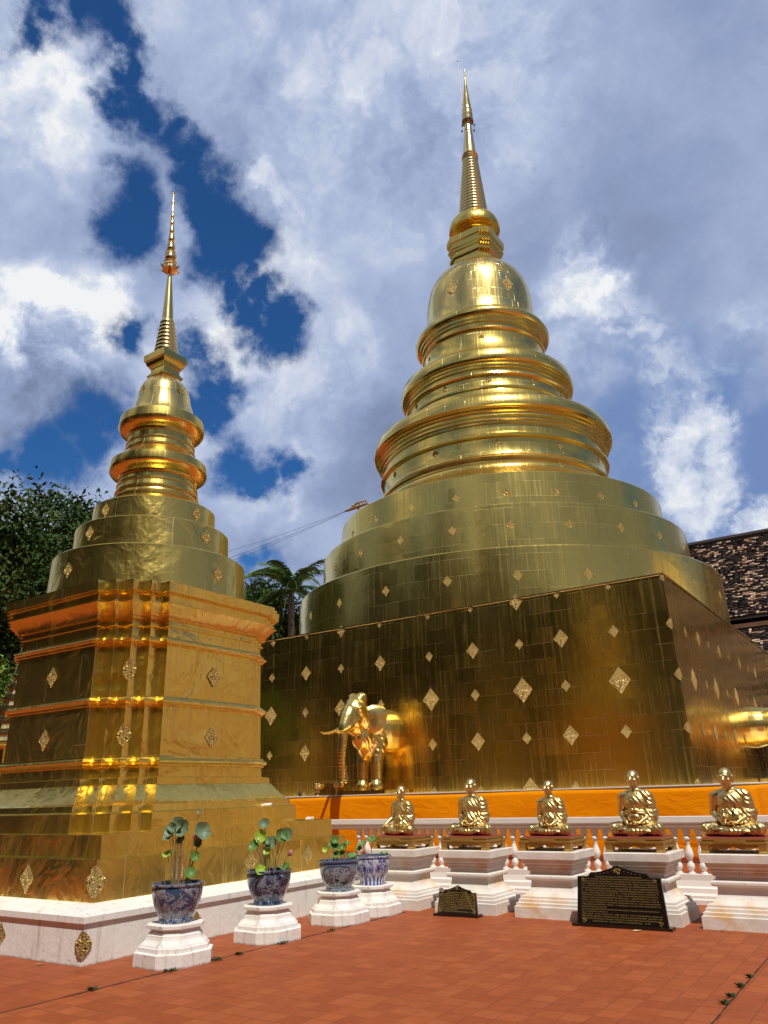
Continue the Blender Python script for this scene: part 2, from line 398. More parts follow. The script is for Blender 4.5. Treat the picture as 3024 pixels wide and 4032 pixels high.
def folded_ornament():
    # the same diamond bent round a vertical arris between a -Y face and a +X face
    g = MB(); rg = random.Random(4)
    for side in (0, 1):
        n = 8; V = []; idx = {}
        for i in range(n+1):
            for j in range(n+1-0):
                a = i/n; b = j/n; w = a*.85; z = (b*2-1)*(1-a)
                out = .10*min(1, (1-a)*4)+.12*rg.random()*(0 < i < n)
                idx[i, j] = len(V); k_ = out*max(0, 1-5*a); V.append((-w+k_, -out, z) if side == 0 else (out, w-k_, z))
        F = []
        for i in range(n):
            for j in range(n):
                q = (idx[i, j], idx[i, j+1], idx[i+1, j+1], idx[i+1, j]); F.append(q if side == 0 else q[::-1])
        g.add(V, F)
    return g.mesh('ornament', G_orn)
ORNF = folded_ornament()
def ornf(parent, x, y, z, size):
    o = ob('ornament', ORNF, parent, (x, y, z)); o.scale = (size,)*3; return o
def orn(parent, x, y, z, size, az, tilt=0, k=0):
    # az: outward azimuth (deg) of the surface it hangs on
    o = ob('ornament', ORN[k], parent, (x, y, z)); o.scale = (size, size*.5, size)
    o.rotation_euler = (tilt, 0, R(az)+PI/2)
    return o

# ------------------------------------------------------------------ small stupa
RX, RY = math.cos(YAW), math.sin(YAW)
C1 = (-10.435, 8.471)
def lean1(z): k = -.139*max(0, z-8.3)/5.2; return k*RX, k*RY
t1 = thing('stupa', 'smaller gilded stupa with redented square base, stacked drums and slim spire beside the potted lotuses', 'stupa', (*C1, 0))
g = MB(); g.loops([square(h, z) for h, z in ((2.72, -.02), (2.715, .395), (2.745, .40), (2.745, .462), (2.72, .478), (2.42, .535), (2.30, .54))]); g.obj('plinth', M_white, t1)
g = MB(); g.loops([square(2.375, .50), square(2.36, .972), square(2.21, .985)], cap0=False); g.loops([square(2.215, .96), square(2.20, 1.228), square(2.0, 1.24)], cap0=False)
g.obj('terrace', G_small, t1)
H0, A0, C0 = 1.62, .92, 1.345
def rlev(o, z): return redent(H0+o, A0+o, (A0+C0)/2+o, C0+o, z)
prof = [(.46, 1.22), (.45, 1.455), (.40, 1.465), (.385, 1.475), (.375, 1.55)]
for i in range(9):
    t = i/8; prof.append((.37-.205*t**.85, 1.552+.238*t**1.1))
prof += [(.145, 1.80), (.14, 1.885), (.10, 1.89), (.05, 1.90), (.045, 2.03), (.07, 2.04), (.075, 2.065), (.10, 2.085), (.112, 2.11), (.10, 2.135), (.07, 2.15), (.065, 2.175), (.035, 2.18),
         (.025, 2.84), (.05, 2.85), (.055, 2.875), (.085, 2.895), (.097, 2.92), (.085, 2.945), (.05, 2.96), (.045, 2.985), (.015, 2.99),
         (.01, 3.70), (.035, 3.71), (.04, 3.735), (.07, 3.75), (.08, 3.77), (.07, 3.79), (.04, 3.80), (.035, 3.825), (0, 3.83), (0, 3.975), (.03, 3.985), (.03, 4.015), (.008, 4.025), (.008, 4.075), (.05, 4.085), (.055, 4.10)]
for i in range(8):
    t = i/7; prof.append((.055+.12*(t**1.5), 4.105+.185*t))
prof += [(.19, 4.292), (.19, 4.312), (.14, 4.318), (.145, 4.415), (.19, 4.425), (.195, 4.445), (.215, 4.45), (.222, 4.592), (.20, 4.60), (-.6, 4.61)]
g = MB(); g.loops([rlev(o, z) for o, z in prof], cap0=False); g.obj('body', G_small, t1)
for z0, z1, ra, rb in ((4.60, 5.321, 1.63, 1.593), (5.29, 5.884, 1.305, 1.291), (5.85, 6.324, 1.05, 1.038)):
    g = MB(); g.lathe([(ra, z0), (ra*.3+rb*.7, z0+(z1-z0)*.5), (rb, z1), (rb-.01, z1+.012), (rb-.10, z1+.02), (rb*.6, z1+.03)], seg=96, cap0=False); g.obj('drum', G_small, t1, 30)
P = [(1.0, 6.335), (.92, 6.38), (.84, 6.43), (.77, 6.475), (.755, 6.49), (.765, 6.5), (.765, 6.54), (.735, 6.555), (.705, 6.60), (.70, 6.645), (.725, 6.655), (.725, 6.685), (.70, 6.695), (.685, 6.79), (.705, 6.80), (.705, 6.835), (.67, 6.85), (.655, 6.94), (.685, 6.95), (.69, 6.975), (.715, 6.99), (.78, 7.025), (.83, 7.065), (.852, 7.10), (.855, 7.125), (.84, 7.26),
     (.80, 7.285), (.72, 7.35), (.65, 7.43), (.615, 7.475), (.625, 7.49), (.625, 7.525), (.60, 7.54), (.59, 7.62), (.61, 7.63), (.61, 7.655), (.585, 7.67), (.58, 7.78), (.605, 7.79), (.61, 7.825), (.64, 7.84), (.70, 7.875), (.745, 7.92), (.765, 7.97), (.765, 7.995), (.745, 8.15), (.70, 8.185), (.62, 8.225)]
g = MB(); g.lathe(P, seg=96, lean=lean1, cap0=False); g.obj('moulding', G_smallrib, t1, 32)
P = [(.62, 8.21), (.575, 8.29), (.55, 8.37), (.52, 8.47), (.495, 8.56), (.482, 8.64), (.470, 8.72), (.445, 8.82), (.40, 8.91), (.345, 8.98), (.265, 9.045), (.15, 9.09), (.05, 9.10)]
g = MB(); g.lathe(P, seg=72, lean=lean1, cap0=False); g.obj('bell', G_bell, t1, 40)
def sq1(h, z): dx, dy = lean1(z); return square(h, z, dx, dy)
P = [(.215, 8.9), (.20, 9.09), (.235, 9.10), (.237, 9.135), (.215, 9.145), (.213, 9.17), (.19, 9.18), (.185, 9.28), (.21, 9.29), (.212, 9.325), (.235, 9.335), (.262, 9.405), (.262, 9.425), (.285, 9.435), (.288, 9.565), (.25, 9.575), (.1, 9.58)]
g = MB(); g.loops([sq1(h, z) for h, z in P]); g.obj('square_neck', G_mold, t1)
P = []
for i in range(9):
    z = 9.565+i*.0905; r = .238-i*.0115
    for t in range(5): P.append((r-.018+.018*math.sin(PI*(t+.5)/5), z+.0905*t/5))
P += [(.128, 10.39), (.112, 10.41), (.105, 10.55), (.082, 10.9), (.058, 11.3), (.044, 11.45), (.04, 11.56)]
g = MB(); g.lathe(P, seg=40, lean=lean1, cap0=False); g.obj('spire', G_spire, t1, 35)
P = []
zs = [11.57, 11.86, 12.10, 12.32, 12.53, 12.73, 12.91, 13.07]; rs = [.15, .115, .082, .064, .05, .042, .034]
for i in range(7):
    z0, z1, r = zs[i], zs[i+1], rs[i]; h = z1-z0
    P += [(r*.55, z0), (r*1.0, z0+.02*h), (r*1.02, z0+.15*h), (r*.9, z0+.35*h), (r*1.0, z0+.38*h), (r*.82, z0+.62*h), (r*.88, z0+.66*h), (r*.55, z0+.95*h)]
P += [(.012, 13.08), (.010, 13.55), (.002, 13.57)]
g = MB(); g.lathe(P, seg=20, lean=lean1); fin = g.obj('finial', G_spire, t1, 30)
dx, dy = lean1(11.6)
for k in range(6):
    a = k*PI/3+.3; g = MB()
    pts = [(dx+math.cos(a)*(.13+.09*t), dy+math.sin(a)*(.13+.09*t), 11.60-.02*t+.09*t*t) for t in (0, .35, .7, 1)]
    g.tube(pts, [.022, .02, .014, .003], 6); g.obj('horn', G_spire, fin)
dx, dy = lean1(13.3)
for zz in (13.25, 13.52):
    g = MB()
    for a in (0, PI/2, PI, 1.5*PI): g.tube([(dx, dy, zz), (dx+.03*math.cos(a), dy+.03*math.sin(a), zz+.01), (dx+.055*math.cos(a), dy+.055*math.sin(a), zz+.045)], [.012, .01, .002], 5)
    g.obj('star_collar', G_spire, fin)
for z in (2.45, 3.34):
    for k in range(4):
        a = -90+90*k; d = H0+.03+(.01 if z < 3 else 0)
        orn(t1, d*math.cos(R(a)), d*math.sin(R(a)), z, .155, a, 0, k % 2)
    ornf(t1, C0+(.02 if z < 3 else .01), -C0-(.02 if z < 3 else .01), z, .155)
for z, r in ((4.98, 1.615), (5.67, 1.302), (6.14, 1.045)):
    for k in range(4): a = -90+90*k+1; orn(t1, r*math.cos(R(a)), r*math.sin(R(a)), z, .125, a, 0, 1)
for k in range(4): a = -95+90*k; orn(t1, .484*math.cos(R(a)), .484*math.sin(R(a)), 8.68, .09, a, -.08, 1)
for x in (-1.1, 0.0, 1.07): orn(t1, x, -2.372, .75, .17, -90, 0, 0)
ornf(t1, 2.368, -2.368, .75, .175)
for y in (-1.156, .15, 1.4): orn(t1, 2.372, y, .755, .15, 0, 0, 0)
for x in (-1.3, 0.0, 1.22): orn(t1, x, -2.725, .205, .13, -90, 0, 1)
ornf(t1, 2.72, -2.72, .205, .135)
for y in (-1.14, .3, 1.5): orn(t1, 2.725, y, .205, .125, 0, 0, 1)

# ------------------------------------------------------------------ large stupa
C2 = (-12.99, 28.42)
def lean2(z): k = .31*max(0, z-22)/16; return k*RX, k*RY
t2 = thing('stupa', 'giant golden stupa with square base, round tiers and bell, behind the monk statues', 'stupa', (*C2, 0))
g = MB()
g.loops([square(8.42, 1.57), square(8.375, 4.1), square(8.33, 6.70)], cap0=False); g.obj('base', G_wall, t2)
g = MB(); g.loops([square(8.345, 6.69), square(8.36, 6.70), square(8.36, 6.745), square(8.2, 6.75)], cap0=False); g.obj('base_trim', G_spire, t2)
for z0, z1, ra, rb in ((6.72, 8.615, 8.30, 8.279), (8.58, 10.384, 7.36, 7.327), (10.34, 11.80, 6.62, 6.577)):
    P = [(ra, z0), ((ra+rb)/2, (z0+z1)/2), (rb, z1-.02), (rb-.02, z1+.01)]
    P += [(6.35, 11.93), (5.9, 12.18), (5.4, 12.48), (5.05, 12.70), (4.9, 12.76)] if z1 > 11 else [(rb-1.2, z1+.12)]
    g = MB(); g.lathe(P, seg=160, cap0=False); g.obj('drum', G_drum, t2, 25)
MP = {3: [(4.98, 12.74), (4.96, 12.82), (4.84, 12.97), (4.83, 13.07), (4.91, 13.09), (4.92, 13.16), (4.85, 13.21), (4.78, 13.27), (4.73, 13.4), (4.71, 13.7), (4.73, 13.97), (4.80, 13.99), (4.87, 14.05), (4.87, 14.13), (4.78, 14.2), (4.73, 14.24), (4.71, 14.55), (4.77, 14.58), (4.78, 14.66), (4.87, 14.69), (4.86, 14.8), (4.94, 14.84), (4.92, 14.97), (5.01, 15.01), (4.99, 15.1), (5.08, 15.13), (5.13, 15.19), (5.14, 15.3), (5.07, 15.62), (5.02, 15.68), (4.7, 15.86), (4.2, 16.14), (3.85, 16.38)],
      2: [(3.84, 16.36), (3.78, 16.5), (3.75, 16.6), (3.64, 16.68), (3.69, 16.72), (3.70, 16.79), (3.6, 16.85), (3.54, 17.0), (3.54, 17.3), (3.61, 17.32), (3.66, 17.38), (3.64, 17.46), (3.57, 17.5), (3.56, 17.65), (3.64, 17.68), (3.64, 17.77), (3.72, 17.80), (3.71, 17.9), (3.79, 17.93), (3.84, 18.03), (3.84, 18.15), (3.76, 18.47), (3.72, 18.52), (3.45, 18.68), (3.1, 18.92), (2.9, 19.08)],
      1: [(2.92, 19.05), (2.84, 19.22), (2.76, 19.45), (2.72, 19.7), (2.72, 20.0), (2.77, 20.03), (2.80, 20.09), (2.77, 20.16), (2.72, 20.2), (2.71, 20.41), (2.78, 20.44), (2.8, 20.52), (2.88, 20.55), (2.9, 20.64), (2.99, 20.67), (3.06, 20.77), (3.07, 20.87), (2.98, 21.08), (2.93, 21.13), (2.7, 21.27), (2.5, 21.4)]}
for k in (3, 2, 1):
    g = MB(); g.lathe(MP[k], seg=144, cap0=False); g.obj('moulding', G_mold, t2, 32)
P = [(2.56, 21.36), (2.50, 21.5), (2.475, 22.0), (2.46, 22.7), (2.42, 23.1), (2.35, 23.5), (2.23, 23.88), (2.06, 24.2), (1.83, 24.47), (1.58, 24.68), (1.3, 24.84), (1.0, 24.94), (.6, 25.0)]
g = MB(); g.lathe(P, seg=96, lean=lean2, cap0=False); g.obj('bell', G_bell, t2, 40)
def rl2(o, z): dx, dy = lean2(z); return redent(.95+o, .60+o, .69+o, .78+o, z, dx, dy)
P = [(.55, 24.0), (.55, 24.4), (.42, 24.41), (.42, 24.6), (.28, 24.61), (.28, 24.8), (.14, 24.81), (.14, 25.0), (.05, 25.01), (.05, 25.38), (.12, 25.47), (.13, 25.6), (.05, 25.64), (.04, 25.8), (.10, 25.84), (.11, 25.95), (.16, 25.98), (.17, 26.1), (.13, 26.14), (.14, 26.28), (.20, 26.32), (.205, 26.64), (.15, 26.67), (-.3, 26.69)]
g = MB(); g.loops([rl2(o, z) for o, z in P]); g.obj('square_neck', G_mold, t2)
P = [(.5, 26.6), (.52, 26.95), (.72, 26.98), (.70, 27.05), (.88, 27.08), (.86, 27.14), (1.03, 27.17), (1.01, 27.23), (1.15, 27.25), (1.235, 27.28), (1.25, 27.38), (1.235, 27.55), (1.17, 27.76), (1.06, 27.94), (.93, 28.06), (.80, 28.14), (.74, 28.17)]
g = MB(); g.lathe(P, seg=72, lean=lean2, cap0=False)
g.obj('lotus_bowl', G_small, t2, 35)
P = []
for i in range(19):
    z = 28.12+i*.194; r = .755-i*.0188
    for t in range(5): P.append((r-.05+.05*math.sin(PI*(t+.5)/5), z+.194*t/5))
P += [(.40, 31.83), (.43, 31.86), (.40, 31.94), (.43, 31.98), (.39, 32.08), (.42, 32.12), (.36, 32.2), (.345, 32.24), (.29, 32.9), (.22, 33.7), (.16, 34.4), (.145, 34.6)]
g = MB(); g.lathe(P, seg=48, lean=lean2, cap0=False); g.obj('spire', G_spire, t2, 35)
P = [(.2, 34.55), (.27, 34.5), (.29, 34.62), (.27, 34.85), (.29, 34.9), (.25, 35.15), (.27, 35.2), (.21, 35.5), (.225, 35.55), (.17, 35.85), (.185, 35.9), (.14, 36.2), (.15, 36.25), (.11, 36.5), (.125, 36.55), (.085, 36.8), (.10, 36.85), (.06, 37.1), (.075, 37.2), (.045, 37.4), (.06, 37.5), (.03, 37.65), (.055, 37.75), (.02, 37.9), (.045, 38.0), (.01, 38.15), (.003, 38.3)]
g = MB(); g.lathe(P, seg=24, lean=lean2); fin = g.obj('finial', G_spire, t2, 30)
g = MB(); dx, dy = lean2(34.5)
for k in range(18):
    a = 2*PI*k/18; g.ell((dx+.27*math.cos(a), dy+.27*math.sin(a), 34.45), (.035, .035, .08), 6, 5)
g.obj('canopy_fringe', M_dark, fin)
for k in range(6):
    a = k*PI/3; px, py = dx+.36*math.cos(a), dy+.36*math.sin(a); g = MB()
    g.tube([(dx+.27*math.cos(a), dy+.27*math.sin(a), 34.55), (px, py, 34.45), (px, py, 34.15)], .008, 4); g.ell((px, py, 34.05), (.045, .045, .08), 8, 6)
    g.obj('wind_bell', M_dark, fin)
g = MB()
def onleft(off, z): dx, dy = lean2(z); return (dx-off*RX, dy-off*RY, z)
g.tube([onleft(.12, 35.4), onleft(.26, 35.75), onleft(.27, 36.5), onleft(.33, 38.75)], [.02, .025, .025, .018], 6)
g.tube([onleft(.10, 36.3), onleft(.27, 36.55)], .01, 4); g.tube([onleft(.12, 35.75), onleft(.26, 35.9)], .01, 4)
g.ell(onleft(.33, 38.8), (.05, .05, .06), 8, 6)
g.obj('lightning_rod', M_chalk, t2)
XL = {-4.56: 0, -6.1: 1, -7.56: 2, -8.8: 3, -10.27: 4, -11.74: 5, -13.52: 6, -15.05: 7, -16.5: 8, -18.0: 9, -19.5: 10, -21.0: 11}
SZ = {5.41: [.15, .17, .25, .15, .24, .15, .24, .15, .24, .16, .24, .15], 4.14: [.16, .34, .16, .34, .17, .33, .16, .30, .16, .31, .16, .3], 2.87: [.15, .17, .26, .16, .25, .17, .25, .17, .25, .15, .25, .15], 1.60: [.12, .13, .14, .27, .12, .12, .12, .26, .12, .2, .12, .12], 6.62: [.11, .1, .1, .24, .1, .09, .1, .2, .1, .14, .1, .1]}
for z, ss in SZ.items():
    off = 8.42-(z-1.57)*.0175+.01
    for x, s in zip(XL, ss):
        if x == -4.56: ornf(t2, off-.01, -off+.01, z, s)
        else: orn(t2, max(-8.36, x-C2[0]), -off, z, s, -90, -.017, 0)
for z in (5.41, 4.14, 2.87):
    off = 8.42-(z-1.57)*.0175+.01
    for x, s in zip(list(XL)[:9], SZ[z]):
        if x != -4.56: orn(t2, off, -(x-C2[0]), z, s*.9, 0, -.017, 0)
for z, r, a0, st, n, s in ((11.03, 6.6, -137, 15, 10, .16), (9.63, 7.345, -137, 15, 10, .17), (7.69, 8.29, -137, 15, 10, .18), (13.77, 4.72, -122, 30, 5, .17), (17.12, 3.55, -123, 30, 5, .15), (19.66, 2.73, -125, 30, 5, .14), (22.65, 2.47, -92.5, 60, 2, .36)):
    for k in range(n):
        a = a0+st*k; dx, dy = lean2(z)
        orn(t2, dx+r*math.cos(R(a)), dy+r*math.sin(R(a)), z, s, a, 0, 1)

# ------------------------------------------------------------------ terrace under the large stupa, cloth, elephants
g = MB(); g.box((C2[0], C2[1], .775), (2*9.77, 2*9.77, 1.55)); g.box((C2[0], C2[1], 1.5625), (2*9.80, 2*9.80, .025))
tag(g.obj('stupa_terrace', M_chalk), 'low square masonry terrace wrapped in saffron cloth under the giant stupa', 'terrace')
def cloth():
    g = MB(); V = []; nx, nz = 260, 16
    hx = 9.80; path = []
    L1, L2 = 19.6, 17.
    rg = random.Random(3); ph = [rg.random()*6.3 for _ in range(8)]
    for i in range(nx+1):
        s = (L1+L2)*i/nx
        if s < L1: p = (C2[0]-hx+s, C2[1]-hx, 0, -1)
        else: p = (C2[0]+hx, C2[1]-hx+(s-L1), 1, 0)
        row = []
        for j in range(nz+1):
            t = j/nz; z = .06+1.46*t
            q = s+1.6*t
            w = .018*math.sin(q*.9+ph[0])*(1-t*.4)+.014*math.sin(q*2.1+ph[1]+3*t)*(1-t*.8)+.010*math.sin(s*3.7-4*t+ph[2])
            fold = max(0, math.sin((s*.35-t*1.2)+ph[3]))**8*.035
            o = .05+w+fold+.02*math.sin(PI*t)
            zz = z+.012*math.sin(s*1.1+ph[4])*(1 if t > .9 else 0)
            row.append((p[0]+p[2]*o, p[1]+p[3]*o, zz))
        V.append(row)
    vs = [p for r in V for p in r]; n = nz+1
    F = [(i*n+j, (i+1)*n+j, (i+1)*n+j+1, i*n+j+1) for i in range(nx) for j in range(nz)]
    g.add(vs, F); o = g.obj('cloth', M_cloth, None, 180)
    md = o.modifiers.new('thickness', 'SOLIDIFY'); md.thickness = .01
    return o
tag(cloth(), 'long saffron orange cloth wrapped round the terrace behind the white balustrade', 'cloth')

def remeshed(g, voxel, smooth_it, name):
    me = g.mesh(name, G_statue); o = bpy.data.objects.new(name, me); COL.objects.link(o)
    r = o.modifiers.new('r', 'REMESH'); r.mode = 'VOXEL'; r.voxel_size = voxel
    s = o.modifiers.new('s', 'SMOOTH'); s.iterations = smooth_it; s.factor = .5
    dg = bpy.context.evaluated_depsgraph_get(); out = bpy.data.meshes.new_from_object(o.evaluated_get(dg))
    bpy.data.objects.remove(o); bpy.data.meshes.remove(me)
    out.polygons.foreach_set('use_smooth', [True]*len(out.polygons)); out.name = name
    return out
# elephant, facing -Y, origin at the wall foot
g = MB()
g.ell((.07, .15, 1.62), (.62, 1.1, .68)); g.ell((0, -.75, 1.35), (.40, .45, .48)); g.ell((0, -.5, 1.60), (.46, .62, .58)); g.ell((0, -.1, 1.85), (.34, .95, .40))
g.cap((0, -.7, 1.75), (0, -1.3, 1.98), .44, .36); g.ell((0, -1.50, 2.16), (.35, .38, .42)); g.ell((0, -1.75, 1.98), (.27, .32, .38)); g.ell((0, -1.55, 1.68), (.21, .34, .20))
for sx in (-1, 1):
    g.ell((sx*.14, -1.40, 2.50), (.17, .19, .19)); g.ell((sx*.19, -1.72, 1.84), (.12, .2, .18)); g.cap((sx*.15, -1.8, 1.80), (sx*.17, -2.02, 1.66), .085, .08)
    g.cap((sx*.24, -.68, 1.3), (sx*.24, -.86, .75), .24, .18); g.cap((sx*.24, -.86, .75), (sx*.24, -.87, .12), .18, .155)
    g.cap((sx*.24, -.87, .22), (sx*.24, -.90, .08), .165, .215); g.ell((sx*.29, -1.70, 2.20), (.055, .08, .05))
    g.cap((sx*.30, .55, 1.2), (sx*.30, .55, .2), .22, .18, 6)
tr = [((0, -1.90, 1.95), .235), ((0, -2.06, 1.70), .18), ((0, -2.14, 1.42), .148), ((0, -2.18, 1.1), .125), ((0, -2.19, .8), .105), ((0, -2.17, .52), .09), ((0, -2.16, .3), .08), ((0, -2.22, .14), .072)]
for (a, ra), (b, rb) in zip(tr, tr[1:]): g.cap(a, b, ra, rb, 6)
g.ell((0, -1.15, 1.42), (.30, .42, .36)); g.ell((0, -.98, 1.15), (.24, .28, .30))
eb = remeshed(g, .028, 7, 'body'); eb.materials.clear(); eb.materials.append(G_eleph)
v = np.empty(len(eb.vertices)*3, 'f'); eb.vertices.foreach_get('co', v); v = v.reshape(-1, 3); nn = np.empty_like(v.ravel()); eb.vertices.foreach_get('normal', nn); nn = nn.reshape(-1, 3)
trm = (v[:, 1] < -1.9) & (v[:, 2] < 1.25); v[trm] += nn[trm]*(.0035*np.sin(v[trm, 2]*70))[:, None]
nk = (v[:, 1] > -1.6) & (v[:, 1] < -.65) & (v[:, 2] < 1.7) & (v[:, 2] > .95)
v[nk] += nn[nk]*(0.009*np.sin(v[nk, 1]*34+v[nk, 2]*26))[:, None]
eb.vertices.foreach_set('co', v.ravel()); eb.update()
g = MB()
EARP = []
for k in range(15):
    a = PI*2*k/14
    EARP.append((.17+.27*math.cos(a)*(1+.15*math.sin(a)), -.05+.36*math.sin(a)-.10*(math.sin(a) < -.6)))
def ear(sx):
    g = MB(); rings = []
    for k, (w, th) in enumerate(((0, .05), (.35, .045), (.7, .035), (.93, .03), (1., .0), (.93, -.03), (.7, -.02), (.35, -.01), (0, -.01))):
        ring = []
        for (yy, zz) in EARP[:-1]:
            y_, z_ = .17+(yy-.17)*w, -.05+(zz+.05)*w
            ring.append((sx*(.30+th+.85*max(0, y_+.05)-.04*w*w+.03*math.sin(z_*14)*w), -1.28+y_*.95, 2.02+z_*1.05))
        rings.append(ring if sx > 0 else ring[::-1])
    g.loops(rings); return g
def tusk(sx):
    g = MB(); g.tube([(sx*.17, -1.95, 1.70), (sx*.19, -2.15, 1.60), (sx*.22, -2.4, 1.52), (sx*.24, -2.68, 1.50), (sx*.24, -2.85, 1.54)], [.06, .055, .045, .03, .008], 10); return g
def eye(sx):
    g = MB(); g.ell((sx*.335, -1.73, 2.2), (.03, .04, .03), 10, 8); return g
eparts = [('ear', ear(1).mesh('ear', G_eleph, 60)), ('ear', ear(-1).mesh('ear', G_eleph, 60)), ('tusk', tusk(1).mesh('tusk', G_eleph, 60)), ('tusk', tusk(-1).mesh('tusk', G_eleph, 60)), ('eye', eye(1).mesh('eye', G_paint, 60)), ('eye', eye(-1).mesh('eye', G_paint, 60))]
def elephant(loc, rz, label):
    t = thing('elephant_statue', label, 'elephant statue', loc, rz, 'elephant statues emerging from the stupa base')
    ob('body', eb, t)
    for n, me in eparts: ob(n, me, t)
    return t
elephant((-13.38, 20.02, 1.685), 0, 'golden elephant statue stepping out of the front wall with tusk showing, above the leftmost monk')
elephant((C2[0]+8.40, 28.95, 1.685), PI/2, 'golden elephant body on the right side wall at the right frame edge')
def platform(loc, dims, label):
    g = MB(); g.loops([[(x*dims[0]/2, y*dims[1]/2, z) for x, y in ((-1, -1), (1, -1), (1, 1), (-1, 1))] for z in (0, dims[2])]); o = g.obj('statue_platform', G_mold, None, None, loc); tag(o, label, 'platform'); return o
platform((-13.25, 19.27, 1.575), (1.45, 1.25, .11), 'low gold slab under the front elephant statue')
platform((C2[0]+9.0, 28.95, 1.575), (1.1, 1.5, .11), 'low gold slab under the elephant at the right frame edge')
# little stepped altar and offerings left of elephant
g = MB()
for k in range(4): g.box((0, 0, .04+.08*k), (1.0-.1*k, .5-.08*k, .08+.0*k))
tag(g.obj('stepped_altar', G_mold, None, None, (-14.55, 18.98, 1.575)), 'small stepped gold altar behind the elephant trunk', 'altar')
g = MB(); g.lathe([(.09, 0), (.10, .02), (.07, .05), (.10, .12), (.08, .25), (.05, .33), (.045, .36), (.055, .40), (.05, .47), (.02, .52), (.006, .60)], seg=16)
g.ell((0, -.06, .08), (.13, .09, .05)); tag(g.obj('small_buddha_statue', G_statue, None, 50, (-14.05, 18.9, 1.895)), 'tiny gold seated figure on the stepped altar behind the trunk', 'statue')
def vase(x, y, h, label):
    t = thing('offering_vase', label, 'vase', (x, y, 1.575), 0, 'offering vases by the elephant')
    g = MB(); g.lathe([(.035, 0), (.04, .01), (.015, .04), (.02, .10), (.045, .17), (.035, .2), (.03, .21)], seg=14); g.obj('vase', G_statue, t, 50)
    g = MB()
    for k in range(7):
        a = k*.9; g.ell((.06*math.cos(a), .06*math.sin(a), .24+.03*(k % 3)), (.03, .03, .045), 8, 6)
        g.tube([(0, 0, .2), (.06*math.cos(a), .06*math.sin(a), .24)], .006, 4)
    g.obj('lotus_buds', G_spire, t, 50)
vase(-14.95, 18.75, .3, 'gilded vase of lotus buds, left of the pair by the trunk'); vase(-14.25, 18.72, .3, 'gilded vase of lotus buds at the foot of the trunk')
g = MB(); g.ell((0, 0, .07), (.06, .045, .05), 12, 8); g.ell((0, -.04, .13), (.035, .03, .035), 10, 8)
for k in range(4): g.tube([(.03*(-1)**k, .02*(-1)**(k//2), .06), (.035*(-1)**k, .02*(-1)**(k//2), 0)], .012, 6)
tag(g.obj('small_figurine', M_dark, None, 50, (-12.95, 18.68, 1.575)), 'tiny dark animal figurine on the ledge right of the elephant feet', 'figurine')
g = MB(); g.ell((0, 0, .06), (.07, .06, .06), 12, 8); g.lathe([(.03, .1), (.04, .13), (.03, .14)], seg=12); tag(g.obj('incense_pot', M_dark, None, 50, (-15.6, 18.72, 1.575)), 'small dark incense pot on the ledge far left of the elephant', 'pot')

# ------------------------------------------------------------------ balustrade
g = MB()
bx0, bx1, by = -9.8, 1.2, 12.6
def run(prof, x0, x1, mi=0):
    # prof: closed (y,z) polygon extruded along X
    rings = [[(x0, y, z) for y, z in prof], [(x1, y, z) for y, z in prof]]
    g.loops(rings, mi=mi)
run([(by-.22, 0), (by-.22, .06), (by-.19, .07), (by-.19, .11), (by-.16, .14), (by-.15, .2), (by-.12, .22), (by-.10, .30), (by-.10, .375), (by+.10, .375), (by+.10, 0)], bx0, bx1)
rail = tag(g.obj('balustrade', M_chalk), 'long white balustrade running behind the statue pedestals', 'balustrade')
g = MB()
run([(by-.06, .975), (by-.06, 1.0), (by-.09, 1.02), (by-.09, 1.05), (by-.13, 1.07), (by-.13, 1.145), (by+.13, 1.145), (by+.13, 1.07), (by+.09, 1.05), (by+.09, 1.02), (by+.06, 1.0), (by+.06, .975)], bx0, bx1)
g.obj('handrail', M_chalk, rail)
g = MB()
P = [(.046, .375), (.046, .395), (.03, .40), (.028, .42), (.05, .445), (.056, .475), (.05, .505), (.03, .53), (.027, .545), (.045, .575), (.06, .615), (.06, .655), (.045, .70), (.03, .745), (.026, .775), (.034, .78), (.034, .79), (.026, .795), (.03, .815), (.055, .835), (.058, .845), (.05, .87), (.03, .89), (.05, .90), (.055, .915), (.055, .975)]
g.lathe(P, seg=20); bm_ = g.mesh('baluster', M_chalk, 35)
n = 0
for k in range(62):
    x = -9.06+.1735*k
    if x > 1.1: break
    o = ob('baluster', bm_, rail, (x, by, 0))

# ------------------------------------------------------------------ statue pedestals
def ped_mesh():
    g = MB()
    b = .475; c = .41; d = -.03
    P = [(b, 0), (b, .135), (b-.02, .14), (b-.022, .175), (b-.045, .182), (b-.05, .215), (b-.065, .225), (b-.07, .25)]
    for i in range(7):
        t = i/6; P.append((b-.075-.115*math.sin(t*PI/2), .255+.15*(1-math.cos(t*PI/2))**.9))
    P += [(.285, .415), (.285, .435), (.33, .445), (.345, .465), (.345, .49), (.33, .505), (.29, .51), (.29, .545), (.315, .56), (.315, .60), (.335, .61), (.335, .635), (.36, .65), (.37, .69), (.375, .70), (.41, .703), (.412, .79), (.40, .80)]
    g.loops([[(x*h, y*(h-.035), z) for x, y in ((1, -1), (1, 1), (-1, 1), (-1, -1))] for h, z in P])
    return g.mesh('statue_pedestal', M_rust)
pedm = ped_mesh()
PX = [-6.96, -5.73, -4.50, -3.29, -2.11]; PY = 10.86
pl = ['first white moulded pedestal from the left in the statue row, half behind the floral pot', 'white moulded pedestal behind the small gold-lettered plaque', 'middle white moulded pedestal in the statue row, left of the big black plaque',
      'white moulded pedestal directly behind the big black plaque', 'white moulded pedestal at the right frame edge, rust stained']
peds = []
for i, x in enumerate(PX):
    o = ob('statue_pedestal', pedm, None, (x, PY, 0)); tag(o, pl[i], 'pedestal', 'white pedestals under the monk statues'); peds.append(o)

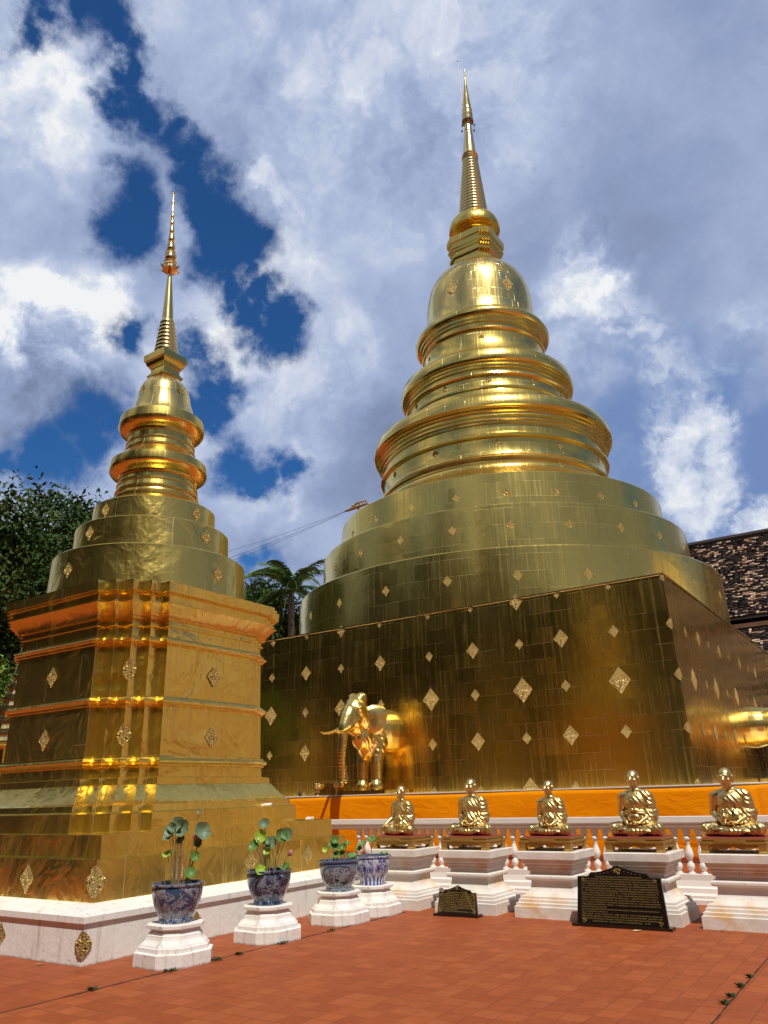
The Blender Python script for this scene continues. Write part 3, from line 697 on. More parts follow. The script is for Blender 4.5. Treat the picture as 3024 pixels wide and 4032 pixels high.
# gold tables with red cushion
def table_parts():
    w, d = .375, .31; out = []
    g = MB()
    g.loops([[(x*(w+o), y*(d+o), z) for x, y in ((1, -1), (1, 1), (-1, 1), (-1, -1))] for o, z in ((-.02, .10), (0, .105), (.0, .13), (-.025, .135), (-.025, .145), (-.01, .15), (-.01, .165))])
    out.append(('table_top', g.mesh('table_top', G_paint)))
    for sx in (-1, 1):
        for sy in (-1, 1):
            g = MB(); g.loops([[(sx*(w-.05)+a*h, sy*(d-.05)+b*h, z) for a, b in ((1, -1), (1, 1), (-1, 1), (-1, -1))] for h, z in ((.05, 0), (.052, .012), (.042, .03), (.044, .07), (.05, .1))]); out.append(('leg', g.mesh('leg', G_paint)))
    # scalloped aprons
    def apron(L_, horiz, sgn):
        g = MB(); n = 24; top = []; bot = []
        for i in range(n+1):
            t = i/n; x = -L_+2*L_*t
            s = abs(math.sin(t*2*PI)); z = .095-.018-.040*s*(.6+.4*abs(math.sin(t*PI)))
            top.append(x); bot.append(z)
        for th in (0,):
            V = []; F = []
            for i in range(n+1):
                for y in (0, -.018*sgn):
                    for z in (.102, bot[i]):
                        p = (top[i], sgn*(d-.015)*-1*-1+y, z) if horiz else (sgn*(w-.015)+y, top[i], z)
                        V.append(p)
            for i in range(n):
                a = i*4; b = a+4
                F += [(a, b, b+1, a+1), (a+2, a+3, b+3, b+2), (a+1, b+1, b+3, a+3)]
            g.add(V, F)
        return g.mesh('apron', G_paint)
    for h, sg in ((True, -1), (True, 1), (False, -1), (False, 1)): out.append(('apron', apron((w if h else d)-.08, h, sg)))
    g = MB(); g.loops([[(x*(w-.03+o), y*(d-.03+o), z) for x, y in ((1, -1), (1, 1), (-1, 1), (-1, -1))] for o, z in ((-.01, .162), (-.004, .168), (-.01, .176), (-.03, .179))]); out.append(('cushion', g.mesh('cushion', M_red)))
    g = MB(); g.box((-.02, -d-.006, .135), (.36, .014, .042)); out.append(('name_plate', g.mesh('name_plate', G_paint)))
    g = MB(); rg = random.Random(5); x = -.18
    while x < .13:
        wd = rg.choice((.008, .010, .012)); 
        if rg.random() > .12:
            g.box((x, -d-.0145, .134), (.003, .003, .018)); g.box((x+wd*.5, -d-.0145, .142), (wd, .003, .003)); g.box((x+wd*.9, -d-.0145, .134), (.003, .003, .016))
            if rg.random() > .6: g.box((x+wd*.4, -d-.0145, .150), (wd*.8, .003, .004))
        x += wd+.007
    out.append(('lettering', g.mesh('lettering', G_gilt)))
    return out
tparts = table_parts()
tl = ['leftmost gold low table with scalloped apron under the monk with a hand on his knee', 'gold low table with red cushion on the pedestal behind the small plaque', 'gold low table on the middle pedestal under the slim monk statue', 'gold low table above the big black plaque', 'gold low table with name plate at the right frame edge']
for i, x in enumerate(PX):
    t = thing('low_table', tl[i], 'table', (x-.02, PY-.02, .80), 0, 'gold tables under the monk statues')
    for n_, me in tparts: ob(n_, me, t)

# ------------------------------------------------------------------ monk statues (bronze figures, facing -Y, seat at z=0)
def finger(g, base, dirn, length, r, curl):
    p = Vector(base); d = Vector(dirn).normalized()
    for k in range(3):
        q = p+d*length*(.42, .32, .26)[k]; g.cap(p, q, r*(1-.12*k), r*(1-.12*(k+1)), 4); p = q; d = (d+Vector((0, 0, -curl))).normalized()
def monk(i, knee_hand=False, bulk=1., lean=0., folds=.5, sash=False, beads=False, turn=0., headsc=1., pot=False):
    g = MB(); B = bulk
    g.ell((0, .0, .37), (.150*B, .100*B, .135)); g.ell((0, -.012, .20), (.140*B, .108*B, .14)); g.ell((0, .03, .085), (.20*B, .14, .088))
    g.cap((-.14*B, .0, .445), (.14*B, .0, .445), .052, .055, 9); g.cap((0, .01, .50), (-.14*B, .0, .45), .05, .04); g.cap((0, .01, .50), (.14*B, .0, .455), .05, .05)
    g.ell((.165*B, .01, .33), (.062, .072, .15)); g.ell((.14*B, .0, .22), (.10, .09, .11)); g.cap((.19*B, .02, .25), (.14, -.08, .14), .06, .045); g.cap((0, .005, .46), (0, -lean*.5, .56), .062, .048, 7)
    hd = MB(); hy = -lean
    hd.ell((0, .012, .665), (.073, .088, .078)); hd.ell((0, -.025, .625), (.063, .070, .085)); hd.ell((0, -.06, .565), (.030, .028, .024)); hd.ell((0, -.02, .575), (.052, .055, .035))
    hd.cap((0, -.093, .652), (0, -.108, .622), .008, .013, 5); hd.ell((-.011, -.098, .617), (.009, .009, .008)); hd.ell((.011, -.098, .617), (.009, .009, .008))
    hd.ell((0, -.087, .600), (.022, .012, .006)); hd.ell((0, -.085, .590), (.019, .012, .006))
    for sx in (-1, 1):
        hd.ell((sx*.028, -.078, .668), (.021, .016, .007)); hd.ell((sx*.027, -.078, .651), (.013, .010, .007)); hd.ell((sx*.045, -.058, .62), (.018, .022, .022))
        hd.ell((sx*.075, .0, .635), (.010, .022, .034)); hd.ell((sx*.078, .004, .655), (.008, .018, .014)); hd.ell((sx*.073, -.005, .600), (.008, .010, .016))
    rotm = Matrix.Rotation(turn, 3, 'Z') @ Matrix.Rotation(lean*2.2, 3, 'X')
    piv = Vector((0, 0, .58))
    hv = []
    for p in hd.v:
        q = Vector(p)-piv; q = rotm @ (q*headsc); hv.append(tuple(q+piv+Vector((0, hy, -lean*.25))))
    g.add(hv, hd.f)
    for sx in (-1, 1):
        sh = (sx*.160*B, .0, .432)
        if sx < 0 and knee_hand: el = (-.205*B, .0, .255); wr = (-.235, -.135, .165)
        else: el = (sx*.195*B, .015, .245); wr = (sx*.085, -.155, .155)
        g.cap(sh, el, .053, .041, 9); g.cap(el, wr, .041, .024, 9)
        if sx < 0 and knee_hand:
            g.ell((-.232, -.165, .150), (.030, .036, .015))
            for k in range(4): finger(g, (-.253+.014*k, -.192, .148), (-.02*(1.5-k), -1, -.25), (.045, .052, .048, .038)[k], .0065, .5)
            finger(g, (-.205, -.16, .150), (.7, -.7, -.3), .04, .007, .3)
        else:
            hz = .150 if sx > 0 else .132
            g.ell((sx*.05, -.175, hz), (.040, .028, .014))
            for k in range(4): finger(g, (sx*.02, -.198+.014*k, hz), (-sx, -.05, 0), (.045, .055, .055, .045)[k], .0065, .05)
            finger(g, (sx*.045, -.198, hz+.004), (-sx*.8, -.45, .35), .04, .007, -.1)
        g.cap((sx*.09, .03, .085), (sx*.265*max(B, 1.), -.10, .080), .092, .068, 10)
        g.cap((sx*.265*max(B, 1.), -.10, .070), (-sx*.09, -.185+.02*(sx > 0), .055+.02*(sx > 0)), .062, .036, 10)
        g.ell((-sx*.13, -.185, .06+.02*(sx > 0)), (.06, .03, .022))
        for k in range(5): g.cap((-sx*(.175), -.20+.011*k, .055+.02*(sx > 0)), (-sx*(.20-.004*k), -.20+.011*k, .055+.02*(sx > 0)), .0075, .006, 3)
    g.ell((0, -.15, .055), (.17, .08, .05))
    if pot: g.ell((-.06, -.16, .20), (.035, .03, .05)); g.cap((-.06, -.16, .23), (-.06, -.16, .28), .018, .012, 5)
    body = remeshed(g, .0062, 3, 'body')
    # robe: the covered part of the figure, pushed outwards with folds
    n = len(body.vertices); v = np.empty(n*3, 'f'); body.vertices.foreach_get('co', v); v = v.reshape(-1, 3); nm = np.empty(n*3, 'f'); body.vertices.foreach_get('normal', nm); nm = nm.reshape(-1, 3)
    x, y, z = v.T
    edge = -.13+(z-.31)*1.0
    torso = (z <= .30) | (x > edge)
    cov = torso & (z < .495-np.clip(.06-x, 0, 1)*.3)
    rarm = (x < -.158*B) & (z > .155) & (y > -.2)
    if knee_hand: rarm |= (x < -.19) & (y < -.09) & (z > .13)
    else: rarm |= (x < -.02) & (y < -.10) & (z > .125) & (z < .28)
    hands = (y < -.14) & (z > .118) & (z < .185) & (abs(x) < .1)
    feet = (y < -.165) & (abs(x) > .09) & (abs(x) < .215) & (z < .10) & (z > .06)
    cov &= ~rarm & ~hands & ~feet & (z > .004)
    dia = x*.75+z*.66
    w = np.sin(dia*(150 if folds > .7 else 125)+4*np.sin(z*9)+y*12)
    legs = z < .14
    w = np.where(legs, np.sin(abs(x)*105+y*80+3*np.sin(x*10)), w)
    w = np.where((x > .17) & ~legs, np.sin(z*125-y*60+x*50+2*np.sin(z*20)), w)
    vr = v+nm*(.0075+.0026*(.25+folds)*w)[:, None]
    nf = len(body.polygons); lt = np.empty(nf, 'i'); body.polygons.foreach_get('loop_total', lt); ls = np.empty(nf, 'i'); body.polygons.foreach_get('loop_start', ls)
    li = np.empty(len(body.loops), 'i'); body.loops.foreach_get('vertex_index', li)
    q = lt == 4; quads = li[ls[q][:, None]+np.arange(4)]
    keep = cov[quads].all(1); quads = quads[keep]; used = np.unique(quads); mp = -np.ones(n, 'i'); mp[used] = np.arange(len(used))
    rm = bpy.data.meshes.new('robe'); rm.from_pydata(vr[used].tolist(), [], mp[quads].tolist()); rm.materials.append(G_robe)
    rm.polygons.foreach_set('use_smooth', [True]*len(rm.polygons)); rm.update()
    extra = []
    if sash:
        for zz, rr in ((.255, 1.06), (.275, 1.06)):
            s = MB(); pts = [(.150*B*rr*math.cos(a), -.006+.112*B*rr*math.sin(a), zz+.008*math.sin(3*a)) for a in [2*PI*k/36 for k in range(37)]]; s.tube(pts, .010, 8); extra.append(('sash', s.mesh('sash', G_statue, 60)))
        s = MB(); s.ell((0, -.125, .20), (.075, .03, .055)); s.ell((-.01, -.145, .29), (.03, .018, .02)); s.ell((.03, -.145, .288), (.028, .016, .018)); extra.append(('bag', s.mesh('bag', G_statue, 60)))
        s = MB(); s.loops([[(sx*.065, y, z) for sx, y, z in ((-1, -.222, .0), (1, -.222, 0), (1, -.215, .12), (-1, -.215, .12))], [(sx*.065, y, z) for sx, y, z in ((-1, -.212, 0), (1, -.212, 0), (1, -.20, .12), (-1, -.20, .12))]]); extra.append(('robe_flap', s.mesh('robe_flap', G_statue)))
    if beads:
        s = MB()
        for k in range(16): t = k/15; s.ell((.06+.02*math.sin(t*6), -.118*B-.01*math.sin(t*3), .36-.13*t), (.0065, .0065, .0065), 8, 6)
        extra.append(('beads', s.mesh('beads', M_dark, 60)))
    return body, rm, extra
ml = ['seated gold monk statue, leftmost of the five, one hand resting on its knee', 'seated gold monk statue with heavily pleated robe, above the small plaque', 'slim seated gold monk statue, middle one of the row, hands in lap', 'tall seated gold monk statue with tied chest sash, behind the big black plaque', 'stooping broad gold monk statue at the right frame edge, head bowed forward']
cfg = [dict(knee_hand=True, folds=.25, turn=-.25, headsc=.97), dict(folds=1., turn=-.1, bulk=1.03), dict(folds=.6, turn=-.15, bulk=.93, headsc=.97), dict(folds=.6, sash=True, turn=0, bulk=1.), dict(folds=.6, bulk=1.1, lean=.045, beads=True, headsc=1.08, pot=True)]
sc = [.98, 1.06, .98, 1.10, 1.07]
for i, x in enumerate(PX):
    b_, r_, ex = monk(i, **cfg[i])
    t = thing('monk_statue', ml[i], 'statue', (x-.03+(-.02 if i == 0 else 0), PY+.03, .978), -.06 if i != 0 else -.22, 'seated gold monk statues')
    t.scale = (sc[i],)*3
    ob('body', b_, t); ob('robe', r_, t)
    for n_, me in ex: ob(n_, me, t)

# ------------------------------------------------------------------ pot pedestals, pots, lotus
def potped():
    g = MB()
    P = [(.37, 0), (.37, .125), (.362, .13), (.335, .133), (.333, .175), (.322, .18), (.315, .195), (.31, .20)]
    for i in range(6):
        t = i/5; P.append((.305-.04*math.sin(t*PI/2), .205+.05*t))
    P += [(.262, .262), (.26, .28), (.245, .285), (.243, .30), (.225, .305), (.225, .325), (.245, .335), (.27, .345), (.272, .372), (.262, .378)]
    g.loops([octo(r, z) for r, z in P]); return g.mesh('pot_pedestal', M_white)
pm = potped()
PP = [(-6.99, 6.35), (-6.985, 7.80), (-6.965, 9.19), (-6.96, 9.97)]
ppl = ['white octagonal pedestal nearest the camera beside the plinth corner', 'white octagonal pedestal under the dark blue landscape pot', 'white octagonal pedestal under the pot with the crane panel', 'white octagonal pedestal farthest back under the floral pot']
potl = ['grey-blue glazed pot with swirling clouds, nearest the camera', 'dark blue glazed pot painted with landscape, second from the camera', 'blue and white pot with framed crane panel', 'bright blue and white floral pot, farthest back']
plantl = ['lotus plant with pale cupped leaves in the nearest pot', 'lotus plant with bright green leaves in the dark blue pot', 'short young lotus plant in the crane panel pot', 'sparse lotus plant with few leaves in the floral pot']
kinds = ['dragon', 'landscape', 'crane', 'floral']
def potmesh(kind):
    g = MB(); P = [(.165, .0), (.175, .004), (.178, .035), (.172, .045), (.190, .08), (.218, .13), (.243, .19), (.260, .25), (.268, .31), (.268, .335), (.262, .345), (.262, .352), (.282, .360), (.285, .375), (.275, .383), (.255, .380), (.25, .36), (.245, .32)]
    g.lathe(P, seg=64, cap1=False); return g.mesh('pot', POTM[kind], 40)
def lotus_leaf(r, cup, tiltv, seed):
    rg = random.Random(seed); g = MB(); n = 22; V = [(0, 0, 0)]; F = []
    for j, t in enumerate((.35, .7, 1.)):
        for k in range(n):
            a = 2*PI*k/n; rr = r*t*(1+.06*math.sin(5*a+seed)*t-.25*(t > .9)*(k == 0)); zz = cup*t*t*r+.08*r*math.sin(3*a+seed)*t*t+.05*r*math.sin(7*a)*t
            V.append((rr*math.cos(a), rr*math.sin(a), zz))
    for k in range(n): F.append((0, 1+k, 1+(k+1) % n))
    for j in range(2):
        for k in range(n): a = 1+j*n+k; b = 1+j*n+(k+1) % n; F.append((a, a+n, b+n, b))
    rot = Matrix.Rotation(tiltv[1], 3, 'Z') @ Matrix.Rotation(tiltv[0], 3, 'X')
    g.add([tuple(rot @ Vector(p)) for p in V], F); return g
def lotus(idx, px, py, base):
    rg = random.Random(40+idx); t = thing('lotus_plant', plantl[idx], 'lotus plant', (px, py, base), 0, 'potted lotus plants')
    # leaves (right offset, depth offset, height, radius, material, tilt)
    sets = {0: [(-.10, 0, .56, .075, M_leafp, 1.2), (-.05, .03, .60, .085, M_leafp, 1.0), (.02, 0, .58, .08, M_leafp, 1.3), (-.13, -.02, .50, .06, M_leafp, .9), (.26, 0, .54, .085, M_leafp, 1.2), (-.14, 0, .31, .05, M_leafb, .6), (.19, 0, .29, .05, M_leafl, 1.1), (.16, -.05, .12, .06, M_leafl, .8), (0, .04, .45, .05, M_leafl, .8), (.20, .05, .74, .025, M_leafp, .8), (.22, .02, .43, .045, M_leafl, 1.3)],
            1: [(-.10, 0, .42, .075, M_leafb, 1.35), (-.08, .02, .56, .06, M_leafp, 1.1), (-.19, 0, .31, .07, M_leafl, 1.), (-.03, 0, .36, .05, M_leafp, 1.), (.03, .02, .33, .075, M_leafp, 1.), (-.01, -.02, .26, .055, M_leafb, 1.2), (.16, 0, .42, .075, M_leafl, 1.3), (.24, .02, .43, .07, M_leafp, 1.2), (-.08, -.24, .05, .06, M_leafb, 1.), (.22, 0, .05, .06, M_leafl, .5)],
            2: [(-.20, 0, .18, .04, M_leafb, 1.3), (-.06, 0, .29, .05, M_leafl, 1.1), (-.10, .02, .24, .045, M_leafl, 1.), (-.04, 0, .20, .06, M_leafl, .8), (.07, 0, .20, .045, M_leafl, 1.), (.13, .02, .24, .04, M_leafl, .6), (-.02, -.03, .10, .05, M_leafl, .9), (.05, 0, .11, .05, M_leafl, .7), (.20, .0, .06, .08, M_leafl, .3)],
            3: [(.02, 0, .23, .07, M_leafl, .5), (-.14, 0, .18, .06, M_leafl, .5), (-.20, 0, .12, .05, M_leafl, .5), (.20, .02, .04, .06, M_leafl, .2)]}[idx]
    for (a, dd, h, r, mt, tl_) in sets:
        ex, ey = a*RX*.9-dd*RY, a*RY*.9+dd*RX
        bx, by_ = ex*.45+rg.uniform(-.04, .04), ey*.45+rg.uniform(-.04, .04)
        g = MB(); g.tube([(bx, by_, -.03), (bx*.7+ex*.3, by_*.7+ey*.3, h*.4), (ex, ey, h)], [.0055, .005, .0035], 6); g.obj('stem', M_stem, t, 60)
        lf = lotus_leaf(r*1.12, .5, (tl_, YAW+rg.uniform(-.6, .6)), rg.randint(0, 99)); lf.obj('leaf', mt, t, 80, (ex, ey, h))
    for k in range((15, 12, 7, 1)[idx]):
        a = rg.uniform(0, 6.28); rr = rg.uniform(0, .12); h = rg.uniform(.25, .62) if idx < 2 else rg.uniform(.06, .16); bx, by_ = rr*math.cos(a)-.02, rr*math.sin(a)
        g = MB(); g.tube([(bx, by_, -.03), (bx*1.15, by_*1.15, h*.5), (bx*1.6+rg.uniform(-.04, .04), by_*1.6, h)], [.006, .005, .002], 6); g.obj('stem', M_stem if k % 2 else M_dry, t, 60)
    if idx < 2:
        ex = (.17, .26)[idx]; h = (.50, .22)[idx]; g = MB()
        for k in range(5): g.ell((ex*RX+.015*math.cos(k*1.3), ex*RY+.015*math.sin(k*1.3), h+.012*math.sin(k*2)), (.022, .02, .03), 8, 6)
        g.obj('withered_flower', M_pink, t, 50)
        g = MB(); g.tube([(ex*.5*RX, ex*.5*RY, -.03), (ex*.8*RX, ex*.8*RY, h*.8), (ex*RX, ex*RY, h)], .005, 6); g.obj('stem', M_stem, t, 60)
for i, (px, py) in enumerate(PP):
    o = ob('pot_pedestal', pm, None, (px, py, 0), R((-4, -4, 2, 3)[i])); tag(o, ppl[i], 'pedestal', 'white pedestals under the lotus pots')
    t = thing('pot', potl[i], 'pot', (px, py, .378), 0, 'blue and white lotus pots')
    ob('vessel', potmesh(kinds[i]), t, None, -YAW-.9)
    g = MB(); rg = random.Random(i); g.lathe([(.001, .338), (.1, .340), (.2, .338), (.247, .334)], seg=40, cap0=False, cap1=False)
    g.v = [(x, y, z+rg.uniform(-.006, .01)) for x, y, z in g.v]; g.obj('soil', M_soil, t, 80)
    if kinds[i] == 'crane':
        def on(a, z, out=.003):
            rr = np.interp(z, [.045, .08, .13, .19, .25, .31, .335], [.172, .190, .218, .243, .260, .268, .268])+out; an = math.atan2(-py, -px)-.12+a
            return (rr*math.cos(an), rr*math.sin(an), z)
        g = MB(); pts = []
        for k in range(41):
            s = 2*PI*k/40; cx_, cz_ = math.cos(s), math.sin(s); q = 3.2
            pts.append(on(.78*abs(cx_)**(2/q)*(1 if cx_ > 0 else -1), .195+.125*abs(cz_)**(2/q)*(1 if cz_ > 0 else -1)))
        g.tube(pts, .0035, 5); g.obj('painted_panel', M_dark, t)
        g = MB()
        def blob(P_):
            n0 = len(P_); g.add([on(a, z, .0035) for a, z in P_], [tuple(range(n0))])
        blob([(-.12, .135), (-.02, .125), (.10, .128), (.17, .14), (.08, .158), (-.05, .165), (-.12, .15)]); blob([(-.10, .155), (-.07, .16), (-.03, .195), (-.06, .215), (-.10, .212), (-.07, .198), (-.09, .17)])
        blob([(-.03, .13), (-.015, .13), (-.01, .09), (-.025, .09)]); blob([(.05, .13), (.065, .13), (.06, .09), (.045, .09)]); blob([(-.4, .12), (-.15, .11), (-.2, .10), (-.45, .10)]); blob([(.2, .12), (.45, .13), (.5, .10), (.2, .10)]); blob([(.35, .10), (.6, .15), (.68, .13), (.62, .085), (.4, .08)])
        g.obj('painted_crane', M_dark, t)
    lotus(i, px, py, .378+.335)

# ------------------------------------------------------------------ black stone plaques
G_dim = plain('worn_gilt_text', (.26, .19, .06), .5, .3, .002, 60, .3)
def plaque(loc, w, h, shoulder, peak, bw, label, lines, rz, gold_frame, back=.10):
    t = thing('stone_plaque', label, 'plaque', (*loc, 0), rz, 'black inscribed plaques')
    top = [(-w/2, .03), (-w/2-.0, shoulder)]
    bot = .03
    prof = [(-w/2*1.0, bot), (w/2*1.0, bot), (w/2*.96, shoulder-.02), (w/2*.93, shoulder)]
    pts = []
    n = 24
    for k in range(n+1):
        s = 1-2*k/n; a = abs(s)
        zz = shoulder+.35*(peak-shoulder)*(min(1, (1-a)/.32)**.5) if a > .62 else shoulder+(peak-shoulder)*(.35+.65*(1-a/.62)**1.5)
        if a > .68: zz = shoulder+.0
        pts.append((s*w/2*.93, zz))
    prof = [(-w/2, bot), (w/2, bot)]+pts
    th = .035
    def place(x, z, y=0): return (x, y+(z-bot)*.13, z)
    g = MB(); g.loops([[place(x, z, 0) for x, z in prof], [place(x, z, th) for x, z in prof]]); g.obj('slab', M_black, t)
    g = MB(); g.box((0, .02, .017), (bw, .16, .034)); g.obj('plinth', M_black, t)
    rg = random.Random(int(w*100)); g = MB()
    lh = (shoulder-bot-.03)/lines
    def tick(x, z, dx, dz): g.add([place(x-dx/2, z-dz/2, -.002), place(x+dx/2, z-dz/2, -.002), place(x+dx/2, z+dz/2, -.002), place(x-dx/2, z+dz/2, -.002)], [(0, 1, 2, 3)])
    for li in range(lines+1):
        z = bot+.022+lh*(li+.3); hw = (w/2*(1-.07*(z/shoulder)))*.90
        if li == lines: hw *= .62
        if li == 0: hw *= .72
        x = -hw; end = hw
        if lines > 12 and li in (4, 6): end = -hw*.35
        if lines > 12 and li in (5,): end = hw*.95
        if lines <= 12 and li == 1: end = 0
        while x < end:
            cw = lh*rg.uniform(.22, .36); ch = lh*.42
            if rg.random() > .09:
                tick(x, z, cw*.3, ch); tick(x+cw*.7, z, cw*.3, ch*.95); tick(x+cw*.35, z+ch*.42*rg.choice((-1, 1)), cw*.8, ch*.26)
                if rg.random() > .6: tick(x+cw*.4, z+ch*.85, cw*.7, ch*.22)
            x += cw*1.25
    g.obj('inscription', G_gilt if gold_frame else G_dim, t)
    g = MB()
    def scroll(cx_, cz_, s, n0=16):
        for k in range(n0):
            a = rg.uniform(0, 6.28); r_ = s*rg.random()**.6; q = s*.22; x, z = cx_+r_*math.cos(a), cz_+r_*math.sin(a)*.8
            g.add([place(x-q, z, -.003), place(x, z-q, -.003), place(x+q, z, -.003), place(x, z+q, -.003)], [(0, 1, 2, 3)])
    scroll(0, peak-.055*(peak/.68), .035*w/1.1+.01, 22); 
    for k in range(12):
        s = (k/11-.5)*.95; scroll(s*w*.52, shoulder+(peak-shoulder)*(.30+.45*(1-abs(s)*2)**1.5)-.01, .012, 5)
    for sx in (-1, 1): scroll(sx*w*.40, shoulder-.03, .022, 10); scroll(sx*w*.42, bot+.035, .03, 14)
    if gold_frame:
        for k in range(80):
            t_ = k/79; scroll(-w*.46+.0*t_, bot+.02+t_*(shoulder-bot-.03), .010, 3); scroll(w*.44, bot+.02+t_*(shoulder-bot-.03), .012, 3)
        for k in range(40): scroll(w*(.22+.18*(1-k/39)), shoulder-.02+.05-(1-k/39)*.22-.02, .015, 3)
    g.obj('gilt_border', G_gilt, t)
plaque((-3.45, 10.14), 1.10, .68, .545, .675, 1.20, 'large black plaque with many lines of gold lettering on the floor', 19, R(1), False)
plaque((-5.73, 10.20), .60, .38, .29, .375, .67, 'small black plaque with gilt border standing before the second pedestal', 11, R(2), True)

# ------------------------------------------------------------------ ground
g = MB(); g.add([(-300, -300, 0), (300, -300, 0), (300, 300, 0), (-300, 300, 0)], [(0, 1, 2, 3)]); struct(g.obj('ground', M_tile))
def crack(x0, y0, x1, y1, w, label):
    g = MB(); n = 60; rg = random.Random(int(y0*10)+3); A = []; B_ = []
    for k in range(n+1):
        t = k/n; x = x0+(x1-x0)*t; y = y0+(y1-y0)*t; ww = w*rg.uniform(.5, 1.3); j = rg.uniform(-.004, .004)
        A.append((x-ww/2+j, y, .004)); B_.append((x+ww/2+j, y, .004))
    g.add(A+B_, [(k, n+1+k, n+2+k, k+1)[::-1][::1] for k in range(n)]); o = g.obj('paving_joint', plain('joint_dirt', (.035, .018, .014), .95)); struct(o); return o
crack(-6.72, 4.2, -6.60, 10.3, .022, ''); crack(-1.655, 6.0, -1.685, 10.6, .012, '')
def weed(x, y, s, label):
    rg = random.Random(int(x*100+y*10)); g = MB()
    for k in range(46):
        a = rg.uniform(0, 6.28); r_ = s*rg.random()**.7; cx_, cy_ = x+r_*math.cos(a)*.6, y+r_*math.sin(a); h = rg.uniform(.006, .035); b = rg.uniform(0, 6.28); l = rg.uniform(.012, .03)
        g.add([(cx_, cy_, .004), (cx_+l*math.cos(b), cy_+l*math.sin(b), h*.6), (cx_+l*1.6*math.cos(b+.3), cy_+l*1.6*math.sin(b+.3), h), (cx_+l*.6*math.cos(b+.8), cy_+l*.6*math.sin(b+.8), h*.8)], [(0, 1, 2, 3)])
    tag(g.obj('weed_tuft', M_weed), label, 'weed', 'weed tufts in the paving joints')
for x, y, s, lb in ((-6.66, 6.02, .07, 'dark weed tuft at the front foot of the nearest pot pedestal'), (-6.62, 6.62, .06, 'dark weed tuft at the right rear foot of the nearest pot pedestal'), (-6.70, 5.15, .05, 'dark weed tuft on the joint before the nearest pot pedestal'), (-6.61, 7.62, .07, 'dark weed tuft at the foot of the dark blue pot pedestal'), (-6.60, 8.55, .06, 'thin weed patch on the joint before the crane pot pedestal'), (-6.63, 6.95, .04, 'tiny weed on the joint between the two nearest pot pedestals'),
                    (-1.69, 7.12, .045, 'green weed tuft lowest on the right hand joint'), (-1.69, 7.35, .025, 'small dark weed second up the right hand joint'), (-1.69, 7.72, .03, 'small dark weed third up the right hand joint'), (-1.68, 8.10, .025, 'small dark weed topmost on the right hand joint')):
    weed(x, y, s, lb)
def leaf(x, y, s, mt, label, rz):
    g = MB(); P_ = [(-1, 0, .1), (-.5, .32, .35), (.2, .42, .25), (1, 0, .5), (.2, -.42, .2), (-.5, -.32, .05), (0, 0, 0)]
    V = [(a*s, b*s, .006+c*s*.5) for a, b, c in P_]; g.add(V, [(6, 1, 0), (6, 2, 1), (6, 3, 2), (6, 4, 3), (6, 5, 4), (6, 0, 5)])
    tag(ob('fallen_leaf', g.mesh('fallen_leaf', mt), None, (x, y, 0), rz), label, 'leaf', 'fallen leaves on the paving')
leaf(-3.22, 9.98, .055, plain('pale_dry_leaf', (.62, .50, .32), .8), 'pale curled leaf in front of the big plaque', .2)
leaf(-8.22, 5.62, .05, M_dry, 'brown curled leaf at the foot of the stupa plinth', .6); leaf(-7.25, 5.85, .02, M_dry, 'tiny brown leaf between plinth corner and nearest pedestal', 1.6)
leaf(-3.5, 9.97, .03, M_dry, 'small brown leaf left of the pale leaf by the big plaque', 1.2); leaf(-2.35, 10.33, .03, M_dark, 'dark leaf at the foot of the rightmost pedestal', 0)
# garlands on small stupa terrace
def garland(x, y, z, n, label):
    g = MB(); rg = random.Random(n)
    for k in range(n): g.ell((x+rg.uniform(-.09, .09), y+rg.uniform(-.03, .03), z+.02+.012*(k % 2)), (.017, .017, .017), 7, 5)
    tag(g.obj('jasmine_garland', M_chalk), label, 'garland')
garland(-8.36, 9.25, 1.46, 22, 'white jasmine garland on the upper gold ledge of the small stupa'); garland(-8.15, 10.05, 1.235, 12, 'white jasmine garland lying on the lower gold ledge of the small stupa')

# ------------------------------------------------------------------ rope carriage with wires
t = thing('rope_carriage', 'small gilded carriage hanging by wires at the left shoulder of the giant stupa', 'carriage', (0, 0, 0))
A = Vector((-19.94, 27, 13.92)); B = Vector((-18.62, 27, 14.02)); 
g = MB(); d = (B-A)
g.tube([A, A+d*.1, A+d*.5, A+d*.9, B], [.03, .06, .075, .06, .02], 8); g.tube([A+d*.25+Vector((0, 0, .05)), A+d*.55+Vector((0, 0, .20)), A+d*.95+Vector((0, 0, .18))], [.03, .05, .02], 8)
for k in range(5): g.ell(A+d*(.35+.14*k)+Vector((0, 0, .14+.03*(k % 2))), (.05, .05, .07), 8, 6)
g.tube([A+d*.9, A+d*1.6+Vector((0, 1.2, .1))], .03, 6)
g.obj('frame', G_paint, t, 50)
g = MB(); g.box(A+d*.55+Vector((.05, 0, -.25)), (.10, .03, .36)); g.obj('streamer', M_cloth, t)
for k, (e, z) in enumerate((((-24.6, 22.0), 11.42), ((-24.5, 22.0), 11.02), ((-24.4, 22.0), 10.82))):
    q = Vector((e[0], e[1], z)); a0 = A+Vector((0, 0, .02-.03*k)); q2 = a0+(q-a0)*1.35
    pts = [a0.lerp(q2, s/14)-Vector((0, 0, .25*math.sin(PI*s/14))) for s in range(15)]
    g = MB(); g.tube(pts, .007, 5); g.obj('wire', M_dark, t)

